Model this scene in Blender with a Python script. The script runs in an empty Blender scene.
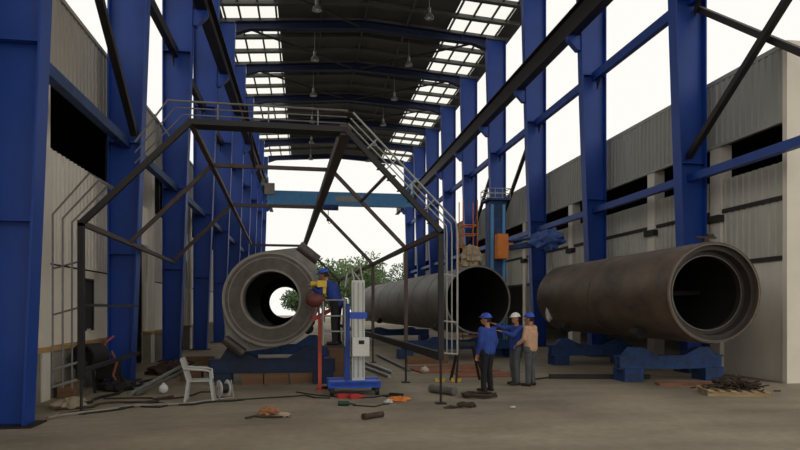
import bpy, bmesh, math, random
import numpy as np
from mathutils import Vector, Matrix, noise
random.seed(7)
C = bpy.context.scene.collection
SC = bpy.context.scene
R = math.radians

# ------------------------------------------------------------------ camera, sky, exposure
cam_d = bpy.data.cameras.new('camera'); cam = bpy.data.objects.new('camera', cam_d); C.objects.link(cam)
cam.location = (0, 0, 1.85); cam.rotation_euler = (R(90), 0, -R(8.575))
cam_d.sensor_width = 36; cam_d.lens = 630/800*36; cam_d.shift_y = 83/800; cam_d.clip_end = 600
SC.camera = cam
W = bpy.data.worlds.new('sky'); SC.world = W; W.use_nodes = True
bgn = W.node_tree.nodes['Background']
bgn.inputs[0].default_value = (1.0, .985, .935, 1); bgn.inputs[1].default_value = 1.0
sun_d = bpy.data.lights.new('sun', 'SUN'); sun = bpy.data.objects.new('sun', sun_d); C.objects.link(sun)
sun_d.energy = .12; sun_d.angle = R(60); sun_d.color = (1, .93, .82)
sun.rotation_euler = (R(52), 0, R(24)); sun.location = (0, -20, 30)
SC.view_settings.view_transform = 'Standard'; SC.view_settings.look = 'None'
SC.view_settings.exposure = 0.0; SC.view_settings.gamma = 1.0; SC.view_settings.use_curve_mapping = False

# ------------------------------------------------------------------ materials
def lin(c):
    return tuple(((v/255)/12.92 if v/255 <= .04045 else ((v/255+.055)/1.055)**2.4) for v in c)
def mat(name, rgb, rough=.6, metal=0.0, var=.25, scale=3.0, rgb2=None, bump=0.0, bscale=40, stretch=(1, 1, 1), lo=.35, hi=.7):
    m = bpy.data.materials.new(name); m.use_nodes = True
    nt = m.node_tree; b = nt.nodes['Principled BSDF']
    b.inputs['Roughness'].default_value = rough; b.inputs['Metallic'].default_value = metal
    a = lin(rgb); c2 = lin(rgb2) if rgb2 else tuple(v*(1-var) for v in a)
    tc = nt.nodes.new('ShaderNodeTexCoord'); mp = nt.nodes.new('ShaderNodeMapping'); mp.inputs['Scale'].default_value = stretch
    nt.links.new(tc.outputs['Object'], mp.inputs[0])
    n = nt.nodes.new('ShaderNodeTexNoise'); n.inputs['Scale'].default_value = scale; n.inputs['Detail'].default_value = 6; n.inputs['Roughness'].default_value = .65
    nt.links.new(mp.outputs[0], n.inputs['Vector'])
    r = nt.nodes.new('ShaderNodeValToRGB')
    r.color_ramp.elements[0].position = lo; r.color_ramp.elements[0].color = (*a, 1)
    r.color_ramp.elements[1].position = hi; r.color_ramp.elements[1].color = (*c2, 1)
    nt.links.new(n.outputs[0], r.inputs[0]); nt.links.new(r.outputs[0], b.inputs['Base Color'])
    if bump:
        n2 = nt.nodes.new('ShaderNodeTexNoise'); n2.inputs['Scale'].default_value = bscale; n2.inputs['Detail'].default_value = 4
        nt.links.new(mp.outputs[0], n2.inputs['Vector'])
        bp = nt.nodes.new('ShaderNodeBump'); bp.inputs['Strength'].default_value = bump; bp.inputs['Distance'].default_value = .02
        nt.links.new(n2.outputs[0], bp.inputs['Height']); nt.links.new(bp.outputs[0], b.inputs['Normal'])
    return m
M = dict(
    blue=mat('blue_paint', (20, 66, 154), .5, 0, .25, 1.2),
    rafter=mat('shaded_rafter_paint', (28, 40, 76), .7, 0, .25, 1.2),  # frame blue darkened, the shade under the roof is in the colour
    blue_bright=mat('bright_blue_paint', (30, 84, 200), .4, 0, .2, 3),
    crane_blue=mat('crane_blue_paint', (88, 152, 204), .5, 0, .15, 2),
    blue_dirty=mat('worn_shaded_blue_paint', (32, 72, 134), .6, .1, .4, 4, rgb2=(34, 44, 58)),  # worn mottling, tones also darkened for the shadow under the pipes
    roof=mat('roof_sheet', (104, 102, 96), .8, 0, .25, .6),
    dark=mat('dark_steel', (42, 38, 37), .6, .2, .3, 3),
    brown=mat('primer_brown_steel', (82, 66, 60), .6, .1, .3, 3),
    rail=mat('weathered_galvanised_tube', (126, 122, 118), .45, .4, .3, 5),
    galv=mat('galvanised_tube', (165, 165, 160), .4, .5, .25, 5),
    clad=mat('grey_cladding', (170, 170, 162), .6, 0, .15, .8, stretch=(1, 1, .25)),
    clad_l=mat('beige_cladding', (184, 176, 164), .6, 0, .15, .8, stretch=(1, 1, .25)),
    panel=mat('pale_wall_panel', (230, 222, 208), .8, 0, .15, 1.2, stretch=(1, 1, .4)),
    panel_r=mat('weathered_side_panel', (196, 193, 182), .7, 0, .18, 1.0, stretch=(1, 1, .4)),
    plaster=mat('off_white_plaster', (240, 230, 212), .85, 0, .1, .8),
    conc=mat('raw_concrete', (146, 138, 126), .9, 0, .3, 1.6, bump=.3),
    ochre=mat('ochre_edge_paint', (186, 148, 92), .8, 0, .3, 3),
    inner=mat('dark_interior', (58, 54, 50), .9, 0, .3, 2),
    steel=mat('mill_scale_steel', (96, 88, 82), .5, .3, .35, 2.5, rgb2=(64, 55, 49), bump=.15),
    steel_l=mat('pale_grey_steel', (128, 124, 118), .5, .3, .3, 1.2, rgb2=(92, 84, 76), stretch=(1, .3, 1)),
    steel_b=mat('brown_weathered_steel', (112, 94, 78), .5, .25, .4, 1.4, rgb2=(60, 50, 43), stretch=(1, .5, 1), bump=.1),
    plate=mat('primed_grey_plate', (150, 148, 142), .6, .05, .25, 1.5, rgb2=(112, 108, 102)),
    cradle=mat('shaded_blue_paint', (24, 46, 84), .65, .1, .4, 3, rgb2=(26, 32, 42)),  # darker copy of the blue, cradle shadow put into the colour
    ring=mat('dark_ring_steel', (64, 57, 52), .55, .2, .3, 3),
    bore=mat('shade_dark_bore', (34, 32, 31), .8, .0, .3, 3),  # near-black tone stands in for the shade inside the pipes
    edge=mat('pale_edge_steel', (130, 122, 114), .4, .5, .3, 6),  # paler steel for thin rings on flange and rim
    timber=mat('rough_timber', (130, 98, 72), .85, 0, .4, 3, stretch=(.3, 4, 4)),
    timber_p=mat('pale_timber', (186, 160, 124), .85, 0, .35, 4, stretch=(.4, 4, 4)),
    rust=mat('rusty_plate', (164, 106, 78), .8, .1, .4, 2, rgb2=(112, 74, 58)),
    white=mat('white_plastic', (222, 222, 216), .45, 0, .08, 4),
    chair=mat('worn_white_plastic', (182, 182, 176), .5, 0, .12, 4),
    whitep=mat('white_paint', (214, 214, 208), .45, 0, .12, 4),
    orange=mat('orange_paint', (226, 128, 40), .5, 0, .2, 3),
    redor=mat('faded_red_paint', (214, 84, 62), .55, 0, .2, 4),
    redbrown=mat('dark_red_paint', (104, 50, 44), .55, 0, .2, 4),
    red=mat('red_paint', (190, 46, 44), .5, 0, .2, 4),
    yellow=mat('yellow_paint', (228, 190, 60), .5, 0, .2, 4),
    black=mat('black_rubber', (30, 29, 28), .7, 0, .2, 5),
    scrap=mat('rusty_scrap', (84, 68, 56), .8, .3, .4, 5, rgb2=(48, 40, 36)),
    tarp=mat('blue_tarpaulin', (52, 84, 150), .5, 0, .3, 4),
    beige=mat('beige_sacking', (178, 160, 134), .9, 0, .25, 5),
    cloth_o=mat('tan_rag', (176, 124, 88), .95, 0, .3, 8),
    cloth_w=mat('white_rag', (210, 206, 200), .95, 0, .15, 8),
    cloth_p=mat('pink_rag', (214, 160, 160), .95, 0, .15, 8),
    green=mat('dark_green_hose', (28, 62, 48), .5, 0, .2, 8),
    lampm=mat('lamp_aluminium', (170, 170, 165), .35, .6, .1, 5),
    glassm=mat('lamp_glass', (225, 225, 220), .2, 0, .05, 5),
    leaf=mat('tree_leaf', (112, 134, 80), .7, 0, .4, .4, rgb2=(70, 98, 56)),
    leaf_d=mat('dark_tree_leaf', (92, 116, 78), .7, 0, .4, .4, rgb2=(60, 86, 58)),
    bark=mat('bark', (88, 72, 58), .9, 0, .3, 4),
    skin=mat('skin', (176, 122, 94), .6, 0, .1, 8),
    hair=mat('black_hair', (24, 20, 18), .7, 0, .2, 20),
    shirt_b=mat('blue_work_jacket', (48, 76, 158), .9, 0, .25, 9),
    overall=mat('dark_blue_overalls', (40, 66, 148), .9, 0, .3, 9),
    shirt_t=mat('tan_shirt', (208, 166, 134), .9, 0, .15, 9),
    jean=mat('grey_jeans', (92, 94, 98), .95, 0, .35, 9),
    trouser=mat('black_trousers', (34, 34, 38), .95, 0, .25, 9),
    shoe=mat('dark_shoe', (44, 36, 32), .7, 0, .2, 9),
    helm_b=mat('blue_helmet', (40, 84, 190), .35, 0, .08, 6),
    helm_w=mat('white_helmet', (232, 230, 222), .35, 0, .05, 6),
)
# concrete floor: broad stains, fine grain and saw-cut joints
def floor_mat():
    m = bpy.data.materials.new('stained_concrete_floor'); m.use_nodes = True
    nt = m.node_tree; b = nt.nodes['Principled BSDF']; b.inputs['Roughness'].default_value = .75
    tc = nt.nodes.new('ShaderNodeTexCoord')
    def nz(s, d, rot=(1, 1, 1)):
        mp = nt.nodes.new('ShaderNodeMapping'); mp.inputs['Scale'].default_value = rot
        nt.links.new(tc.outputs['Object'], mp.inputs[0])
        n = nt.nodes.new('ShaderNodeTexNoise'); n.inputs['Scale'].default_value = s; n.inputs['Detail'].default_value = d
        nt.links.new(mp.outputs[0], n.inputs['Vector']); return n
    a = nz(.35, 6); f = nz(6, 5); st = nz(1.1, 4, (.4, 1.2, 1))
    r = nt.nodes.new('ShaderNodeValToRGB')
    r.color_ramp.elements[0].position = .3; r.color_ramp.elements[0].color = (*lin((128, 117, 100)), 1)
    r.color_ramp.elements[1].position = .7; r.color_ramp.elements[1].color = (*lin((160, 147, 126)), 1)
    nt.links.new(a.outputs[0], r.inputs[0])
    r2 = nt.nodes.new('ShaderNodeValToRGB')
    r2.color_ramp.elements[0].position = .3; r2.color_ramp.elements[0].color = (.62, .6, .58, 1)
    r2.color_ramp.elements[1].position = .55; r2.color_ramp.elements[1].color = (1, 1, 1, 1)
    nt.links.new(st.outputs[0], r2.inputs[0])
    mx = nt.nodes.new('ShaderNodeMixRGB'); mx.blend_type = 'MULTIPLY'; mx.inputs[0].default_value = .6
    nt.links.new(r.outputs[0], mx.inputs[1]); nt.links.new(r2.outputs[0], mx.inputs[2])
    mx2 = nt.nodes.new('ShaderNodeMixRGB'); mx2.blend_type = 'OVERLAY'; mx2.inputs[0].default_value = .25
    nt.links.new(mx.outputs[0], mx2.inputs[1]); nt.links.new(f.outputs[0], mx2.inputs[2])
    nt.links.new(mx2.outputs[0], b.inputs['Base Color'])
    bp = nt.nodes.new('ShaderNodeBump'); bp.inputs['Strength'].default_value = .2; bp.inputs['Distance'].default_value = .02
    nt.links.new(f.outputs[0], bp.inputs['Height']); nt.links.new(bp.outputs[0], b.inputs['Normal'])
    return m
M['floor'] = floor_mat()
def skylight_mat():
    m = bpy.data.materials.new('translucent_roof_sheet'); m.use_nodes = True
    nt = m.node_tree; nt.nodes.remove(nt.nodes['Principled BSDF'])
    t = nt.nodes.new('ShaderNodeBsdfTranslucent'); t.inputs[0].default_value = (.95, .94, .88, 1)
    p = nt.nodes.new('ShaderNodeBsdfTransparent'); mx = nt.nodes.new('ShaderNodeMixShader')
    n = nt.nodes.new('ShaderNodeTexNoise'); n.inputs['Scale'].default_value = 1.5
    r = nt.nodes.new('ShaderNodeMapRange'); r.inputs[3].default_value = .65; r.inputs[4].default_value = .85
    nt.links.new(n.outputs[0], r.inputs[0]); nt.links.new(r.outputs[0], mx.inputs[0])
    nt.links.new(t.outputs[0], mx.inputs[1]); nt.links.new(p.outputs[0], mx.inputs[2])
    nt.links.new(mx.outputs[0], nt.nodes['Material Output'].inputs[0])
    return m
M['sky'] = skylight_mat()

# ------------------------------------------------------------------ mesh helpers
class MB:
    def __init__(s): s.v = []; s.f = []; s.sm = []; s.mi = []
    def add(s, vs, fs, smooth=False, mi=0):
        o = len(s.v); s.v += [Vector(p) for p in vs]
        for f in fs: s.f.append(tuple(i+o for i in f)); s.sm.append(smooth); s.mi.append(mi)
        return s
    def box(s, c, d, rz=0, mi=0):
        x, y, z = d[0]/2, d[1]/2, d[2]/2; m = Matrix.Rotation(rz, 3, 'Z'); c = Vector(c)
        vs = [c+m@Vector((a*x, b*y, e*z)) for e in (-1, 1) for b in (-1, 1) for a in (-1, 1)]
        return s.add(vs, [(0, 2, 3, 1), (4, 5, 7, 6), (0, 1, 5, 4), (2, 6, 7, 3), (0, 4, 6, 2), (1, 3, 7, 5)], mi=mi)
    def bb(s, a, b, mi=0):
        return s.box([(a[i]+b[i])/2 for i in range(3)], [abs(b[i]-a[i]) for i in range(3)], mi=mi)
    def frame(s, p, q):
        p, q = Vector(p), Vector(q); d = (q-p).normalized()
        up = Vector((0, 0, 1)) if abs(d.z) < .95 else Vector((0, 1, 0))
        a = d.cross(up).normalized(); return p, q, d, a, a.cross(d).normalized()
    def beam(s, p, q, w, h, mi=0):
        p, q, d, a, u = s.frame(p, q)
        vs = [e+a*i*w/2+u*j*h/2 for e in (p, q) for i, j in ((-1, -1), (1, -1), (1, 1), (-1, 1))]
        return s.add(vs, [(0, 1, 2, 3), (7, 6, 5, 4), (0, 4, 5, 1), (1, 5, 6, 2), (2, 6, 7, 3), (3, 7, 4, 0)], mi=mi)
    def ibeam(s, p, q, w, h, t=.03):
        p, q, d, a, u = s.frame(p, q)
        for o in (-1, 1): s.beam(p+u*o*(h-t)/2, q+u*o*(h-t)/2, w, t)
        return s.beam(p, q, t, h-2*t)
    def tube(s, p, q, r, n=8, r2=None, mi=0):
        r2 = r if r2 is None else r2
        p, q, d, a, u = s.frame(p, q)
        vs = [e+(a*math.cos(k*2*math.pi/n)+u*math.sin(k*2*math.pi/n))*rr for e, rr in ((p, r), (q, r2)) for k in range(n)]
        s.add(vs, [(k, k+n, (k+1) % n+n, (k+1) % n) for k in range(n)], True, mi)
        return s.add(vs, [tuple(range(n)), tuple(range(2*n-1, n-1, -1))], False, mi)
    def poly(s, pts, r, n=6, mi=0):
        pts = [Vector(p) for p in pts]; rings = []; ref = None
        for i, p in enumerate(pts):
            d = (pts[min(i+1, len(pts)-1)]-pts[max(i-1, 0)]).normalized()
            if ref is None: ref = Vector((0, 0, 1)) if abs(d.z) < .9 else Vector((1, 0, 0))
            a = d.cross(ref); a = a.normalized() if a.length > 1e-4 else Vector((1, 0, 0)); u = a.cross(d).normalized(); ref = u
            rings.append([p+(a*math.cos(k*2*math.pi/n)+u*math.sin(k*2*math.pi/n))*r for k in range(n)])
        vs = [v for g in rings for v in g]; fs = []
        for i in range(len(pts)-1):
            for k in range(n): fs.append((i*n+k, i*n+(k+1) % n, (i+1)*n+(k+1) % n, (i+1)*n+k))
        s.add(vs, fs, True, mi)
        return s.add(rings[0]+rings[-1], [tuple(range(n-1, -1, -1)), tuple(range(n, 2*n))], False, mi)
    def lathe(s, prof, mtx, n=48, closed=True, mi=0, smooth=True):
        # prof: (axial, radius) pairs along local Y; closed loop of a hollow section
        k = len(prof); vs = []
        for i in range(n):
            t = 2*math.pi*i/n
            for y, r in prof: vs.append(mtx @ Vector((r*math.cos(t), y, r*math.sin(t))))
        fs = []
        for i in range(n):
            j = (i+1) % n
            for a in range(k if closed else k-1):
                b = (a+1) % k; fs.append((i*k+a, i*k+b, j*k+b, j*k+a))
        return s.add(vs, fs, smooth, mi)
    def prism(s, pts, fn, t0, t1, mi=0):
        n = len(pts); vs = [Vector(fn(a, b, t)) for t in (t0, t1) for a, b in pts]
        return s.add(vs, [tuple(range(n)), tuple(range(2*n-1, n-1, -1))]+[(k, k+n, (k+1) % n+n, (k+1) % n) for k in range(n)], mi=mi)
    def ell(s, c, r, n=16, m=10, mtx=None, fn=None, mi=0, z0=-90):
        c = Vector(c); vs = []; fs = []
        for j in range(m+1):
            p = R(z0+(90-z0)*j/m)
            for i in range(n):
                t = 2*math.pi*i/n; v = Vector((math.cos(p)*math.cos(t)*r[0], math.cos(p)*math.sin(t)*r[1], math.sin(p)*r[2]))
                if fn: v = fn(v)
                if mtx: v = mtx @ v
                vs.append(c+v)
        for j in range(m):
            for i in range(n): fs.append((j*n+i, j*n+(i+1) % n, (j+1)*n+(i+1) % n, (j+1)*n+i))
        if z0 > -90: fs.append(tuple(range(n-1, -1, -1)))
        return s.add(vs, fs, True, mi)

def obj(name, mb, ms, parent=None, label=None):
    if not isinstance(ms, (list, tuple)): ms = [ms]
    vs = mb.v; loc = None
    me = bpy.data.meshes.new(name)
    if parent is not None:
        rt = parent
        while rt.parent: rt = rt.parent
        inv = Matrix.LocRotScale(rt.location, rt.rotation_euler, None).inverted()
        if rt.type == 'MESH': inv = Matrix.Translation(-rt.location)
        vs = [inv @ v for v in vs]
    else:
        xs = [v.x for v in vs]; ys = [v.y for v in vs]; zs = [v.z for v in vs]
        loc = Vector(((min(xs)+max(xs))/2, (min(ys)+max(ys))/2, min(zs))); vs = [v-loc for v in vs]
    me.from_pydata([tuple(v) for v in vs], [], mb.f)
    me.polygons.foreach_set('use_smooth', mb.sm); me.polygons.foreach_set('material_index', mb.mi)
    for m in ms: me.materials.append(m)
    me.update()
    bm = bmesh.new(); bm.from_mesh(me); bmesh.ops.recalc_face_normals(bm, faces=bm.faces); bm.to_mesh(me); bm.free()
    if hasattr(me, 'set_sharp_from_angle'): me.set_sharp_from_angle(angle=R(35))
    o = bpy.data.objects.new(name, me); C.objects.link(o)
    if parent is not None: o.parent = parent
    else: o.location = loc
    if label: o['label'] = label
    return o
def tag(o, label, cat, group=None, kind='thing'):
    o['label'] = label; o['category'] = cat; o['kind'] = kind
    if group: o['group'] = group
    return o
def thing(name, label, cat, loc=(0, 0, 0), rz=0, group=None):
    o = bpy.data.objects.new(name, None); C.objects.link(o); o.location = loc; o.rotation_euler = (0, 0, rz)
    o.empty_display_size = .2
    return tag(o, label, cat, group)
def struct(name, mb, m, parent=None, label=None):
    o = obj(name, mb, m, parent, label)
    if parent is None: o['kind'] = 'structure'
    return o
def dup(root, loc, rz, label):
    r = root.copy(); C.objects.link(r); r.location = loc; r.rotation_euler = (0, 0, rz); r['label'] = label
    for ch in list(root.children):
        c = ch.copy(); C.objects.link(c); c.parent = r
        for g in list(ch.children):
            d = g.copy(); C.objects.link(d); d.parent = c
    return r
ORD = ['first', 'second', 'third', 'fourth', 'fifth', 'sixth', 'seventh', 'eighth', 'ninth', 'tenth', 'eleventh', 'twelfth']

# ------------------------------------------------------------------ the ground
mb = MB(); mb.bb((-70, -25, -.2), (90, 160, 0)); struct('floor', mb, M['floor'])

# ------------------------------------------------------------------ low building along the left row
XL, XR = -5.12, 11.8
def ribs(mb, x, y0, y1, z0, z1, sgn, pitch=.24, dep=.035):
    n = int((y1-y0)/pitch); vs = []; fs = []
    for i in range(n):
        y = y0+i*pitch
        for dy, dx in ((0, 0), (.1, 0), (.12, dep), (.22, dep)):
            for z in (z0, z1): vs.append((x+sgn*dx, y+dy, z))
    k = len(vs)//2
    for i in range(k-1): fs.append((2*i, 2*i+2, 2*i+3, 2*i+1))
    mb.add(vs, fs); return mb
# left: plinth, two bands of panels, an open dark strip, cladding above
door_l = [(19.9, 22.15), (27.6, 29.3), (43.6, 45.8)]
mb = MB()
ys = [3.0]+[v for d in door_l for v in d]+[67.0]
for a, b in zip(ys[0::2], ys[1::2]): mb.bb((XL-.25, a, 0), (XL, b, 1.0))
wl = struct('wall_left', mb, M['conc'])
mb = MB(); mb2 = MB(); mb3 = MB()
for a, b in zip(ys[0::2], ys[1::2]):
    mb.bb((XL-.25, a, 1.07), (XL-.12, b, 2.75))
    ribs(mb2, XL-.1, a, b, 2.78, 5.15, 1)
    mb3.bb((XL-.25, a, .97), (XL+.05, b, 1.07))
for a, b in door_l: ribs(mb2, XL-.1, a, b, 3.9, 5.15, 1)
struct('wall_panel', mb, M['plaster'], wl); struct('corrugated_panel', mb2, M['panel'], wl); struct('ledge', mb3, M['ochre'], wl, 'ochre painted ledge')
mb = MB(); ribs(mb, XL-.02, 3, 67, 6.75, 8.35, 1); mb.bb((XL-.12, 3, 6.68), (XL+.03, 67, 6.76)); mb.bb((XL-.2, 3, 8.33), (XL+.06, 67, 8.42))
struct('cladding', mb, M['clad_l'], wl)
for y in (13.45, 22.4, 29.6, 34.2, 40.2, 46.3, 52.4, 58.5, 64.6):
    mb = MB(); mb.bb((XL-.3, y-.2, 0), (XL+.03, y+.2, 6.7)); struct('pillar', mb, M['panel'], wl)
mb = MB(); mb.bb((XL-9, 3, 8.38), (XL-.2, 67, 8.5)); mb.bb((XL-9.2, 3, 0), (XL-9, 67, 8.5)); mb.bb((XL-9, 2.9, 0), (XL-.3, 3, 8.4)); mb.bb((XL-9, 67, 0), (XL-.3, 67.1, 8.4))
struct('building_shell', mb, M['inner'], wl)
mb = MB()
for y in np.arange(7, 60, 6.1): mb.bb((XL-.55, y-.08, 5.1), (XL-.4, y+.08, 6.75))
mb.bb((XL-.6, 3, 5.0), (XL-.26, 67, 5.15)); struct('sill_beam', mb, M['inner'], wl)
# small dark window and switch boxes on the left wall
mb = MB(); mb.bb((XL-.13, 16.0, 1.35), (XL-.08, 16.5, 2.5)); o = struct('window_1', mb, M['inner'])
mb = MB()
for s in (-1, 1): mb.bb((XL-.1, 16.25+s*.27-.03, 1.3), (XL-.04, 16.25+s*.27+.03, 2.55))
mb.bb((XL-.1, 15.95, 2.5), (XL-.04, 16.55, 2.56)); struct('window_frame', mb, M['dark'], o)

# right: panels, dark strip, taller cladding, open bays at the bottom
Y0R = 14.0
mb = MB(); ribs(mb, XR, Y0R, 75, 3.15, 4.55, -1); wr = struct('wall_right', mb, M['panel_r'])
mb = MB(); ribs(mb, XR, Y0R, 75, 4.65, 5.5, -1); struct('corrugated_panel', mb, M['panel_r'], wr)
mb = MB(); ribs(mb, XR-.1, Y0R, 75, 6.5, 8.3, -1); mb.bb((XR-.15, Y0R, 8.28), (XR+.1, 75, 8.4)); mb.bb((XR-.16, Y0R, 6.44), (XR-.02, 75, 6.52))
struct('cladding', mb, M['clad'], wr)
mb = MB(); mb.bb((XR-.06, Y0R, 4.54), (XR+.1, 75, 4.66)); mb.bb((XR-.06, Y0R, 3.05), (XR+.1, 75, 3.16)); struct('rail_beam', mb, M['inner'], wr)
for y in (16.6, 20.0, 26.6, 32.6, 38.7, 44.8, 50.9, 57):
    mb = MB(); mb.bb((XR-.12, y-.22, 0), (XR+.25, y+.22, 6.5)); pl = struct('pillar', mb, M['panel'], wr)
    mb = MB(); mb.bb((XR-.22, y-.3, 4.3), (XR-.02, y+.3, 4.5)); struct('pillar_bracket', mb, M['inner'], pl)
for a, b in ((14.0, 16.4), (36, 38.4), (45.2, 50)):
    mb = MB(); mb.bb((XR, a, 0), (XR+.08, b, 3.05)); struct('wall_panel', mb, M['panel'], wr)
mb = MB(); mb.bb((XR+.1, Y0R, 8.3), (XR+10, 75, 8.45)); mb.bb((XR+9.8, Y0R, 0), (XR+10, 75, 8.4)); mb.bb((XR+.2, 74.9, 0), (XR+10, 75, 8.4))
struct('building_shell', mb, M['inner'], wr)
mb = MB(); mb.bb((XR-.12, Y0R-.15, 0), (XR+10, Y0R, 8.42)); struct('wall_front', mb, M['plaster'])

# ------------------------------------------------------------------ steel frame of the hall
KY = [10.7+6.1*k for k in range(10)]
XC = 3.28                                                        # middle of the span
ZT = 17.3
def column(s, loc, label, group):
    t = thing('steel_column', label, 'column', loc, 0, group)
    xo = 8.15                                                    # outer face, distance from mid span
    y = loc[1]
    def P(a, z): return XC+s*a
    zs = [0.03, 4.0, 9.65, ZT]; xi = [7.58, 7.42, 7.21, 7.0]
    fn = lambda a, z, yy: (XC+s*a, yy, z)
    mb = MB(); mb.prism([(xo-.03, .03), (xo-.03, ZT)]+[(x+.03, z) for x, z in zip(reversed(xi), reversed(zs))], fn, y-.015, y+.015); obj('web', mb, M['blue'], t)
    mb = MB(); mb.prism([(xo-.035, .03), (xo, .03), (xo, ZT), (xo-.035, ZT)], fn, y-.2, y+.2); obj('flange', mb, M['blue'], t)
    mb = MB()
    mb.prism([(xi[0], .03), (xi[0]+.035, .03)]+[(x+.035, z) for x, z in zip(xi[1:], zs[1:])]+[(x, z) for x, z in reversed(list(zip(xi[1:], zs[1:])))], fn, y-.2, y+.2); obj('flange', mb, M['blue'], t)
    mb = MB(); mb.box((XC+s*7.86, y, .015), (.85, .6, .03)); obj('base_plate', mb, M['dark'], t)
    for z in (3.2, 6.0, 10.75):
        mb = MB(); i = np.interp(z, zs, xi); mb.prism([(i+.035, z), (xo-.035, z), (xo-.035, z+.025), (i+.035, z+.025)], fn, y-.19, y+.19); obj('stiffener', mb, M['blue'], t)
    i = 7.14
    mb = MB(); mb.prism([(i, 12.25), (i, 11.7), (i-.12, 11.7), (i-.5, 12.1), (i-.5, 12.25)], fn, y-.14, y+.14); obj('crane_bracket', mb, M['blue'], t)
    return t
gl = 'blue columns of the left row'; gr = 'blue columns of the right row'
c0 = column(-1, (XC-7.86, KY[0], 0), 'nearest broad blue steel column, standing at the concrete plinth of the left wall', gl)
for k in range(1, 10):
    dup(c0, (XC-7.86, KY[k], 0), 0, ORD[k]+' broad blue steel column from the front, in the row along the pale left wall')
c1 = column(1, (XC+7.86, KY[1], 0), 'nearest blue steel column on the right, rising behind the open end of the brown pipe', gr)
for k in range(2, 10):
    dup(c1, (XC+7.86, KY[k], 0), 0, ORD[k-1]+' blue steel column from the front, in the row on the right behind the pipes')
dup(c1, (XC+7.86, KY[0], 0), 0, 'blue steel column at the front corner of the right row')

# rafters
def rafter(y, label):
    prof = [(-8.15, ZT), (-7.0, ZT+.05), (0, ZT+.55), (7.0, ZT+.05), (8.15, ZT)]
    low = [(6.98, 16.7), (6.2, 16.98), (0, 17.38), (-6.2, 16.98), (-6.98, 16.7)]
    t = thing('roof_rafter', label, 'rafter', (XC, y, 16.7), 0, 'blue roof rafters')
    top = [(-6.98, ZT+.05), (0, ZT+.55), (6.98, ZT+.05)]
    fn = lambda a, z, yy: (XC+a, yy, z)
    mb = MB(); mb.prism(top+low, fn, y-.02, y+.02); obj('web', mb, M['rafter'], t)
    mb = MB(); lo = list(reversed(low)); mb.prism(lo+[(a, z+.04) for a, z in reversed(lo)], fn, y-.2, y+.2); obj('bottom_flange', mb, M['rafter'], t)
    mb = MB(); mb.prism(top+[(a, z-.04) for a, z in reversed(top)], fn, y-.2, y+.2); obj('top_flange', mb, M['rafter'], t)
    for a in (-5.6, 0, 5.6):
        mb = MB(); zt = ZT+.55-abs(a)/7*.5; zl = 17.38-abs(a)/6.2*.4; mb.bb((XC+a-.015, y-.18, zl+.04), (XC+a+.015, y+.18, zt-.04)); obj('stiffener', mb, M['rafter'], t)
for k in range(0, 10):
    rafter(KY[k], 'dark blue roof rafter spanning the hall, ' + ('at the open front' if k == 0 else 'at the far open end' if k == 9 else ORD[k]+' from the open front'))
# ceiling: dark sheets with two lengths of translucent sheet over each eave
Y1, Y2 = -8.0, 66.3  # stretch before the first frame is unseen, extended to cut front light
def rz(a): return ZT+.73-abs(a)/7*.5
def sheet(a0, a1, m, t=.04):
    mb = MB(); pts = [(a0, rz(a0))]+([(0, rz(0))] if a0 < 0 < a1 else [])+[(a1, rz(a1))]
    mb.prism(pts+[(a, z+t) for a, z in reversed(pts)], lambda a, z, y: (XC+a, y, z), Y1, Y2); return mb
o = struct('ceiling', sheet(-4.7, 4.7, M['roof']), M['roof'])
struct('eave_sheet', sheet(-8.5, -7.65, 0), M['roof'], o); struct('eave_sheet', sheet(7.65, 8.5, 0), M['roof'], o)
struct('window_2', sheet(-7.65, -4.7, 0, .02), M['sky'])['label'] = 'translucent roof strip over the left eave'
struct('window_3', sheet(4.7, 7.65, 0, .02), M['sky'])['label'] = 'translucent roof strip over the right eave'
for k in range(0, 9):
    for j in range(3):
        y = KY[k]+6.1*j/3+.02
        mb = MB()
        for a0, a1 in ((-8.3, 0), (0, 8.3)):
            mb.beam((XC+a0, y, rz(a0)-.11), (XC+a1, y, rz(a1)-.11), .3 if j else .3, .2)
        struct('purlin', mb, M['roof'], o)
for a in (-7.5, -6.7, -5.7, -4.8, 4.8, 5.7, 6.7, 7.5):
    mb = MB(); mb.beam((XC+a, Y1, rz(a)-.06), (XC+a, Y2, rz(a)-.06), .1, .08); struct('sheeting_rail', mb, M['roof'], o)
for a in (-2.4, 0, 2.4):
    mb = MB(); mb.beam((XC+a, Y1, rz(a)-.11), (XC+a, Y2, rz(a)-.11), .08, .2); struct('sag_rail', mb, M['roof'], o)
# roof bracing rods
for i, (k, s) in enumerate(((3, -1), (4, -1), (5, -1), (4, 1), (5, 1), (6, 1))):
    mb = MB(); mb.tube((XC+s*6.2, KY[k]+.25, 17.1), (XC+s*.3, KY[k+1]-.25, 17.45), .06, 6)
    tag(obj('roof_brace', mb, M['dark']), 'dark diagonal roof brace on the %s side, %s bay from the front' % ('left' if s < 0 else 'right', ORD[k-2]), 'brace', 'diagonal roof braces')

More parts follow.
